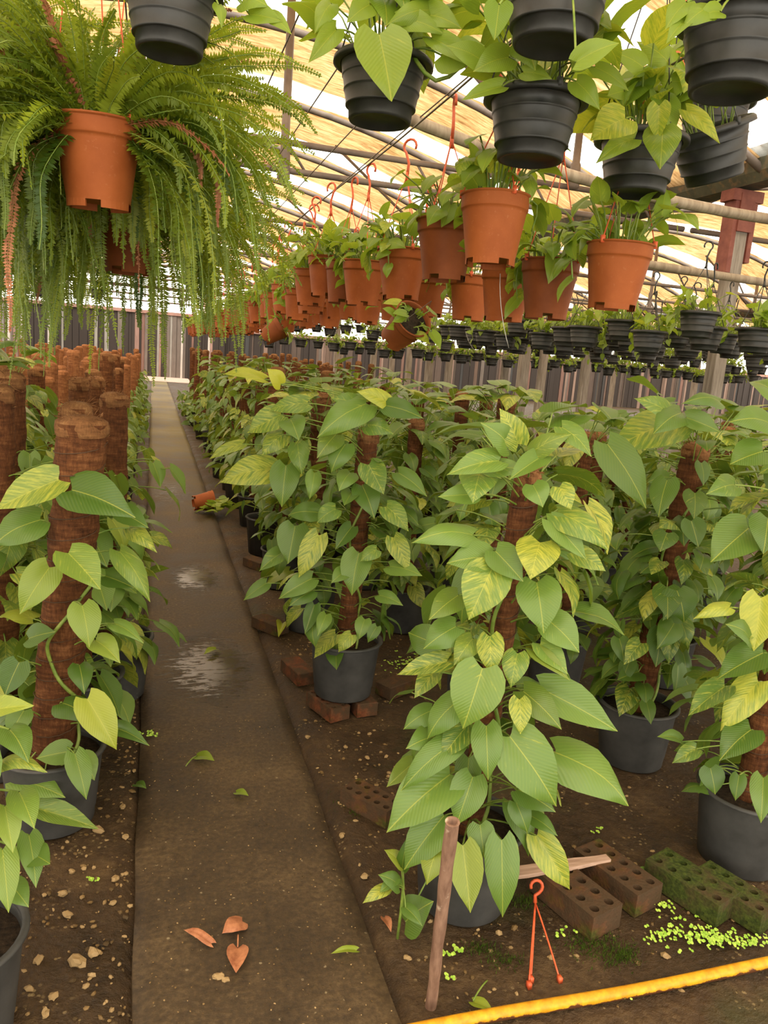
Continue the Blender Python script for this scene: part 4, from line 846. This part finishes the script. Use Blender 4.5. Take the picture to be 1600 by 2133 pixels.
# ================================================================== ON THE GROUND
def brick_mesh(mat, L=.20, W=.095, H=.06, nx=5, ny=2, hole=.011, holes=True):
    m = MB(); cw, ch = L/nx, W/ny; N = 16
    for sgn in ((1,) if holes else ()):
        for i in range(nx):
            for j in range(ny):
                cx, cy_ = -L/2+(i+.5)*cw, -W/2+(j+.5)*ch; V = []
                for k in range(N):
                    a = 2*PI*(k+.5)/N; ca, sa = math.cos(a), math.sin(a); s = 1/max(abs(ca), abs(sa))
                    # nearest square-border point; snap to corners for a closed top
                    V.append((cx+ca*s*cw/2, cy_+sa*s*ch/2, H))
                V2 = [(cx+hole*math.cos(2*PI*(k+.5)/N), cy_+hole*math.sin(2*PI*(k+.5)/N), H) for k in range(N)]
                V3 = [(p[0], p[1], .006) for p in V2]
                V4 = [(cx+cw/2, cy_+ch/2, H), (cx-cw/2, cy_+ch/2, H), (cx-cw/2, cy_-ch/2, H), (cx+cw/2, cy_-ch/2, H)]
                f = [(k, (k+1) % N, N+(k+1) % N, N+k) for k in range(N)]+[(N+k, N+(k+1) % N, 2*N+(k+1) % N, 2*N+k) for k in range(N)]+[tuple(2*N+k for k in range(N))]
                f += [(1, 3*N, 2), (5, 3*N+1, 6), (9, 3*N+2, 10), (13, 3*N+3, 14)]
                m.add(V+V2+V3+V4, f)
    V = [(x, y, z) for z in (0, H-.004 if not holes else H) for x, y in ((-L/2, -W/2), (L/2, -W/2), (L/2, W/2), (-L/2, W/2))]
    f = [(0, 1, 5, 4), (1, 2, 6, 5), (2, 3, 7, 6), (3, 0, 4, 7), (3, 2, 1, 0)]
    if not holes:
        V += [(x*.97, y*.94, H) for x, y in ((-L/2, -W/2), (L/2, -W/2), (L/2, W/2), (-L/2, W/2))]; f += [(4, 5, 9, 8), (5, 6, 10, 9), (6, 7, 11, 10), (7, 4, 8, 11), (8, 9, 10, 11)]
    m.add(V, f); return m.mesh('brick', mat, False)
BR = {(mt, h): brick_mesh(mt, holes=h) for mt in ('brick_red', 'brick_dull', 'brick_moss') for h in (True, False)}
def brick(px, py, z, ang, mt, holes, lab, loc=None, tilt=0.0, s=1.0):
    p = at_z(px, py, z+.06) if loc is None else np.array(loc, float)
    o = link('brick', BR[(mt, holes)], None, (p[0], p[1], z), (tilt, 0, ang)); o.scale = (s, s, s); tag(o, lab, 'brick', 'bricks under and around the pots')
b = MIDB
brick(0, 0, .004, .35+PI/2, 'brick_red', True, 'red brick under the path side of the mid pot', (b[0]-.075, b[1]-.05, 0))
brick(0, 0, .004, .15+PI/2, 'brick_red', False, 'red brick under the far side of the mid pot, front end broken', (b[0]+.07, b[1]-.02, 0))
brick(622, 1385, .0, PI/2+.25, 'brick_red', False, 'red brick on the dirt between the path and the mid pot')
brick(563, 1290, .0, PI/2+.6, 'brick_dull', False, 'dark brick by the path edge, second from the mid pot')
brick(535, 1165, .0, PI/2+.5, 'brick_dull', False, 'dark mossy brick by the path edge level with the first puddle')
brick(775, 1655, .0, PI/2+.62, 'brick_dull', True, 'dark holed brick left of the front plant')
brick(1195, 1850, .0, PI/2+.30, 'brick_dull', True, 'brown holed brick with mossy end, nearest the red hanger', None, 0, 1.25)
brick(1285, 1810, .0, PI/2+.30, 'brick_dull', True, 'holed brick beside it with orange holes, under the end of the pink lath', None, 0, 1.2)
brick(1440, 1830, .0, PI/2+.35, 'brick_moss', True, 'moss covered holed brick in front of the right hand grey pot', None, 0, 1.2)
brick(1530, 1850, .0, PI/2+.35, 'brick_moss', True, 'second moss covered brick touching the right hand grey pot', None, 0, 1.1)
brick(830, 1415, .0, .5, 'brick_dull', False, 'dark wet brick behind the mid pot')
# yellow pipe, stick, lath, hanger
a = at_z(905, 2140, .018); c = at_z(1640, 2000, .018); m = MB()
d = c-a; a0 = a-d*.15; P = [a0+(c+d*.2-a0)*t+np.array([0, 0, .004*math.sin(t*9)]) for t in np.linspace(0, 1, 40)]
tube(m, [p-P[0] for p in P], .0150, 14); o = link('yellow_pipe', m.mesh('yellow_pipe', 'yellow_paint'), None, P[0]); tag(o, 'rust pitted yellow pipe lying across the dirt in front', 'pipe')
f0 = at_z(897, 2100, -.01); D0 = depth_of(f0); t0 = at(942, 1712, D0-.22); m = MB(); ax = t0-f0; n = 24; P = [ax*t/(n-1)+np.array([.0012*math.sin(t*.6), .0012*math.cos(t*.5), 0]) for t in range(n)]
tube(m, P, [.0135+.0015*math.sin(t*1.3)*(.5)+.002*t/n for t in range(n)], 14, False)
e = P[-1]; x, y, dd = frame_of(ax); V = []; R = .0162
for rr, k0 in ((R, 0), (R*.66, .002)):
    V += [e+rr*(math.cos(2*PI*k/14)*x+math.sin(2*PI*k/14)*y)+dd*k0 for k in range(14)]
V += [e+R*.62*(math.cos(2*PI*k/14)*x+math.sin(2*PI*k/14)*y)-dd*.05 for k in range(14)]
m.add(V, [(k, (k+1) % 14, 14+(k+1) % 14, 14+k) for k in range(14)]+[(14+k, 14+(k+1) % 14, 28+(k+1) % 14, 28+k) for k in range(14)]+[tuple(28+k for k in range(14))])
o = link('hollow_stick', m.mesh('hollow_stick', 'brown_stick'), None, f0); tag(o, 'hollow brown stick standing upright in the dirt before the front plant', 'stick')
a = at_z(1075, 1812, .095); c = at_z(1268, 1782, .085); d = c-a; L = np.linalg.norm(d); dx = _n(d); yv = _n(np.cross([0, 0, 1], dx)); m = MB(); V = []
for t in np.linspace(-.25, 1, 12):
    w = .019*(1-.35*max(0, t)**3)+.002*math.sin(t*13)
    for sy, sz in ((-1, -1), (1, -1), (1, 1), (-1, 1)): V.append(d*t+yv*w*sy+np.array([0, 0, .006*sz]))
m.add(V, [(i*4+k, i*4+(k+1) % 4, (i+1)*4+(k+1) % 4, (i+1)*4+k) for i in range(11) for k in range(4)]+[(3, 2, 1, 0), (44, 45, 46, 47)])
o = link('pink_lath', m.mesh('pink_lath', 'pink_wood', False), None, a-np.array([0, 0, .010])); tag(o, 'worn pinkish wooden lath lying across the holed bricks', 'lath')
j = at(1112, 1880, depth_of(at_z(1112, 1980, 0))); r0 = at_z(1130, 2000, 0); r = thing('pot_hanger', r0, 'loose orange red plastic pot hanger leaning on the pink lath', 'pot hanger')
m = MB()
top = at_z(1112, 1830, .105); jj = at_z(1115, 1880, .085)
for px, py in ((1102, 2052), (1106, 2040), (1166, 2040)):
    q = at_z(px, py, .006); mid_ = (jj+q)/2+np.array([random.uniform(-.003, .003), 0, .012]); tube(m, [p-r0 for p in bez(jj, mid_, q, 8)], .0026, 5); box(m, q-r0, (.010, .014, .016))
link('strand', m.mesh('strand', 'red_plastic'), r)
m = MB(); s = np.linalg.norm(at_z(1130, 1830, .1)-at_z(1112, 1830, .1))
sx_ = RC[:, 0]; sy_ = RC[:, 1]
pts = [jj, jj+sy_*.02, jj+sy_*.028+sx_*.012]+[jj+sy_*(.044+.017*math.sin(t))+sx_*(.004+.016*math.cos(t)) for t in np.linspace(-.5, PI+.3, 9)]
tube(m, [p-r0 for p in pts], [.0055, .0048]+[.0045]*10, 7); link('hook', m.mesh('hook', 'red_plastic'), r)
# wire tangle by the path
p = at_z(252, 1452, .02); m = MB(); P = []
for k in range(260):
    t = k*.33; P.append((.055*math.cos(t)*(1+.25*math.sin(k*1.7)), .045*math.sin(t*1.03)*(1+.3*math.cos(k*.9)), .015+.012*math.sin(k*.77)))
tube(m, P, .0009, 4); o = link('wire_tangle', m.mesh('wire_tangle', 'grey_wire'), None, p-np.array([0, 0, .015])); tag(o, 'tangle of thin grey wire on the dirt beside the path', 'wire')
# dangling strings
for px, y0, y1, D, lab in ((1042, 570, 725, 2.28, 'thin white string dangling below the largest orange pot'), (970, 690, 730, 5.0, 'thin string dangling in front of the black pots')):
    a = at(px, y0, D); c = at(px+18, y1, D); m = MB(); tube(m, [q-a for q in bez(a, (a+c)/2+np.array([-.02, 0, 0]), c, 8)], .0012, 4); o = link('hanging_string', m.mesh('hanging_string', 'grey_wire'), None, a); tag(o, lab, 'string')
# fallen pot
p = at_z(402, 1068, 0); r = thing('fallen_pot', (p[0], p[1], .072), 'small orange pot lying tipped over on the path, its plant spilling out', 'potted plant'); r.rotation_euler = (0, PI/2-.12, .15); r.scale = (1.25,)*3; r.location.z = .09
link('pot', OPS[0].copy(), r).data.materials[0] = MATS['orange_plastic']; link('soil', OPS[1], r)
mb = MB(); random.seed(91)
for i in range(26):
    s = np.array([0, 0, .13]); b_ = np.array([random.uniform(-.02, .045), random.uniform(-.22, .04), .13+random.uniform(-.01, .10)])
    if b_[1] < -.09 and i % 3: b_[2] -= .12
    d = _n(np.array([random.uniform(-.15, .4), random.gauss(-.3, .6), random.uniform(-.7, .8)])); L = random.uniform(.07, .11); t_ = b_+d*L; t_[0] = min(t_[0], .06)
    put_leaf(mb, b_, t_, np.array([-1, 0, .2])+RNG.normal(0, .3, 3), L*.68, leaf_col(.4, .25 if i % 4 == 0 else 0, .7)); petiole(mb, s, b_, .002, .0, 4, 5)
for bx, by, tx, ty in ((430, 1082, 377, 1087), (420, 1070, 395, 1062)):
    pass
link('foliage', mb.mesh('foliage', ['lime_leaf', 'stem_green']), r)
# fallen leaves
def fallen(bx, by, tx, ty, w, mat, lab, name='fallen_leaf', z=.006, stem=None, col=(.7, .3, .1), curl=4):
    B = at_z(bx, by, z); T = at_z(tx, ty, z+.004); mb = MB(); L = np.linalg.norm(T-B); W = max(w/F*depth_of(B)*1.25, L*.3); W = min(W, L*1.2)
    put_leaf(mb, (0, 0, 0), T-B, np.array([0, -.25, 1.0]), W, col, True, curl)
    if stem is not None: S = at_z(stem[0], stem[1], z); tube(mb, bez((0, 0, .003), (S-B)/2+np.array([0, 0, .015]), S-B, 7), .0022, 5, True, 1 if mat != 'dry_leaf' else 0)
    o = link(name, mb.mesh(name, [mat, 'stem_green'] if mat != 'dry_leaf' else [mat]), None, B+np.array([0, 0, .004])); tag(o, lab, 'leaf'); return o
fallen(410, 1578, 447, 1587, 24, 'lime_leaf', 'curled green leaf with a long stalk lying on the path', stem=(387, 1598))
fallen(492, 1653, 518, 1660, 16, 'lime_leaf', 'small pale green leaf on the path right of the curled one')
fallen(283, 1636, 305, 1645, 18, 'pothos_leaf', 'small dark green leaf at the dirt edge of the path', col=(.3, 0, 0))
fallen(450, 1355, 424, 1366, 14, 'lime_leaf', 'pale leaf floating in the larger puddle', col=(.9, .6, .2))
fallen(742, 1983, 688, 1990, 13, 'lime_leaf', 'narrow light green leaf on the path edge near the upright stick', col=(.9, .6, .1))
fallen(505, 1922, 462, 1948, 34, 'dry_leaf', 'crumpled reddish dry leaf near the front of the path', curl=3)
fallen(495, 1978, 492, 2030, 36, 'dry_leaf', 'pointed brown dry leaf with a stalk, nearest the front', stem=(496, 1950), curl=2)
fallen(440, 1968, 382, 1940, 16, 'dry_leaf', 'long brown rolled leaf scrap left of the crumpled dry leaf', curl=1)
fallen(1370, 1838, 1305, 1838, 44, 'pothos_leaf', 'single grey green leaf lying in front of the mossy bricks', col=(.75, .05, 0), stem=(1352, 1860))
fallen(985, 2090, 1030, 2115, 22, 'lime_leaf', 'yellow green leaf beside the yellow pipe', col=(.8, .4, .3), stem=(1015, 2045))
fallen(590, 1300, 580, 1330, 16, 'lime_leaf', 'small yellowing leaf hanging by the pot behind the mid pot', z=.03, col=(.9, .5, .6))
fallen(800, 1915, 815, 1945, 16, 'dry_leaf', 'dry tan leaf by the foot of the young shoot')
# young shoot left of the front pot
p = at_z(828, 1960, 0); r = thing('pothos_shoot', p, 'young pothos shoot rooted in the dirt at the path side of the front pot', 'plant'); m = MB(); D0 = depth_of(p)
tp = [at(828, 1955, D0)-p, at(835, 1900, D0-.01)-p, at(840, 1850, D0-.02)-p, at(838, 1800, D0-.02)-p]; tube(m, tp, .004, 6); link('stem', m.mesh('stem', 'stem_green'), r)
m = MB()
for bx, by, tx, ty, w in ((830, 1845, 787, 1822, 40), (808, 1850, 755, 1882, 28), (825, 1830, 790, 1860, 26), (838, 1800, 800, 1770, 34), (838, 1810, 850, 1740, 30), (845, 1890, 880, 1930, 30)):
    B = at(bx, by, D0-.05)-p; T = at(tx, ty, D0-.08)-p; put_leaf(m, B, T, _n(EYE-p)+np.array([0, 0, .6]), w/F*D0, leaf_col(.3, 0, .5)); petiole(m, tp[2], B, .002, .01, 4, 4)
link('foliage', m.mesh('foliage', ['pothos_leaf', 'stem_green']), r)
# stones: loose larger ones one by one, the rest as gravel
random.seed(71)
def rock(m, p, s, fine=False):
    V, f = ICO2 if fine else ICO1; k = RNG.normal(0, .16, len(V))+1; R = np.linalg.qr(RNG.normal(0, 1, (3, 3)))[0]
    m.add((V*k[:, None]*np.array([1, random.uniform(.6, .9), random.uniform(.45, .7)])) @ (np.eye(3) if fine else np.eye(3))*s @ np.array([[math.cos(k[0]*9), math.sin(k[0]*9), 0], [-math.sin(k[0]*9), math.cos(k[0]*9), 0], [0, 0, 1]])+p, f)
big = [(160, 2005, .024), (80, 2000, .016), (195, 1985, .016), (140, 1905, .014), (255, 1680, .014), (205, 1730, .018), (130, 1860, .012), (240, 1830, .012), (455, 2035, .016), (150, 1815, .011), (235, 1880, .011), (110, 2075, .012), (262, 1742, .010), (710, 1675, .012), (700, 1500, .011), (770, 1528, .010), (720, 1555, .012), (640, 1535, .012), (765, 1578, .012), (805, 1575, .011), (713, 1740, .012), (760, 1825, .013), (740, 1710, .010), (95, 2110, .014), (470, 2040, .011), (60, 2060, .012), (1148, 1993, .010), (1385, 1990, .012), (850, 1995, .011), (720, 1680, .012)]
for i, (px, py, s) in enumerate(big):
    p = at_z(px, py, 0); m = MB(); rock(m, np.array([0, 0, s*.3]), s, True); o = link('stone', m.mesh('stone', 'stone', False), None, (p[0], p[1], -.004))
    side = 'left of the path' if px < 300 else 'on the path' if px < 560 else 'right of the path'
    tag(o, f'pale tan stone on the dirt {side}, {nth(sum(1 for q in big[:i] if (q[0] < 300) == (px < 300) and (q[0] < 560) == (px < 560)))} largest there', 'stone', 'loose tan stones on the dirt')
m = MB()
for i in range(3200):
    r = random.random()
    if r < .45: x, y = random.uniform(-.42, -.03), random.uniform(1.3, 4.5)
    elif r < .8: x, y = random.uniform(.60, .85)+random.random()**2*1.2, random.uniform(1.35, 4.0)
    else: x, y = random.uniform(0, .58), random.uniform(1.3, 3.0)
    on = PX0 < x < PX1
    s = random.uniform(.0012, .0035) if on else random.choice([.003, .003, .004, .005, .006, .008, .010])*random.uniform(.7, 1.2)
    rock(m, np.array([x, y, (0 if on else -.006)+s*.2]), s)
o = link('gravel', m.mesh('gravel', 'stone', False)); tag(o, 'small tan gravel and grit strewn over the dirt and path', 'gravel', None, 'stuff')
m = MB()
def sprout(p, s):
    for k in range(random.choice([2, 2, 3])):
        a = random.uniform(0, 6.28); q = p+np.array([math.cos(a), math.sin(a), 0])*s*.8; n_ = 7; nr = _n(np.array([random.gauss(0, .25), -.35, 1])); x, y, _d2 = frame_of(nr)
        m.add([q+s*(.8*math.cos(2*PI*k2/n_)*x+.8*math.sin(2*PI*k2/n_)*y)+np.array([0, 0, .012]) for k2 in range(n_)], [tuple(range(n_))])
for cx_, cy_, n_, sp in ((1490, 1960, 70, 38), (1420, 1950, 45, 32), (1560, 1965, 26, 26), (1365, 1960, 14, 16), (1370, 1890, 12, 22), (1390, 1920, 10, 24), (1385, 1815, 5, 12), (1480, 1870, 4, 14), (1240, 1735, 5, 10), (1290, 1800, 4, 10), (1330, 1850, 6, 20), (820, 1385, 34, 26), (860, 1380, 22, 18), (925, 2045, 5, 14), (1300, 2085, 6, 10), (310, 1535, 14, 16), (195, 1840, 6, 10), (950, 1990, 10, 16), (1180, 1950, 5, 20)):
    for i in range(n_): sprout(at_z(cx_+random.gauss(0, sp), cy_+random.gauss(0, sp*.33), .0), random.uniform(.0036, .0064))
o = link('weed_seedlings', m.mesh('weed_seedlings', 'weed_green', False)); tag(o, 'tiny bright green weed seedlings on the dirt', 'weeds', None, 'stuff')
m = MB()
for cx_, cy_, n_, sp in ((1290, 1990, 160, 26), (1230, 1965, 140, 30), (1440, 1850, 220, 34), (1500, 1880, 160, 30), (1090, 1880, 80, 18), (1000, 1975, 70, 16), (740, 1680, 70, 22), (1050, 2000, 60, 18)):
    for i in range(n_):
        p = at_z(cx_+random.gauss(0, sp), cy_+random.gauss(0, sp*.45), .0)
        for k in range(3):
            a = random.uniform(0, 6.28); h = random.uniform(.006, .016); w = .0012; dv = np.array([math.cos(a), math.sin(a), 0]); q = p+RNG.normal(0, .006, 3)*np.array([1, 1, 0])
            m.add([q-dv*w, q+dv*w, q+np.array([random.gauss(0, .005), random.gauss(0, .005), h])], [(0, 1, 2)])
o = link('moss_tufts', m.mesh('moss_tufts', 'moss', False)); tag(o, 'low green moss growing round the bricks', 'moss', None, 'stuff')
# low green plants in the distance at both sides of the far path end and before the wall
m = MB(); random.seed(81)
for i in range(900):
    r = random.random()
    if r < .16: x, y, h = random.uniform(-.32, -.08), random.uniform(12, 20), .45
    elif r < .3: x, y, h = random.uniform(.62, .85), random.uniform(12.5, 20), .45
    else: x, y, h = random.uniform(3.4, 12), random.uniform(8.0, 19), .42
    b_ = np.array([x, y, random.uniform(.02, h)]); d = _n(RNG.normal(0, 1, 3)+np.array([0, -.3, .1])); L = random.uniform(.10, .18)
    put_leaf(m, b_, b_+d*L, np.array([0, -.4, 1])+RNG.normal(0, .3, 3), L*.7, leaf_col(.2, 0, .5), False)
o = link('undergrowth', m.mesh('undergrowth', 'pothos_leaf')); tag(o, 'low green young plants along the far path and before the wall', 'plants', None, 'stuff')
# ================================================================== LIGHT
w = bpy.data.worlds.new('world'); SC.world = w; w.use_nodes = True; nt = w.node_tree; bg = nt.nodes['Background']; bg.inputs[0].default_value = (1.0, .93, .80, 1); bg.inputs[1].default_value = 3.7
sd = bpy.data.lights.new('sun', 'SUN'); sd.energy = 3.2; sd.angle = math.radians(40); sd.color = (1, .95, .86); so_ = bpy.data.objects.new('sun', sd); COL.objects.link(so_); so_.rotation_euler = (math.radians(28), math.radians(-18), 0)
vs.exposure = 0.0
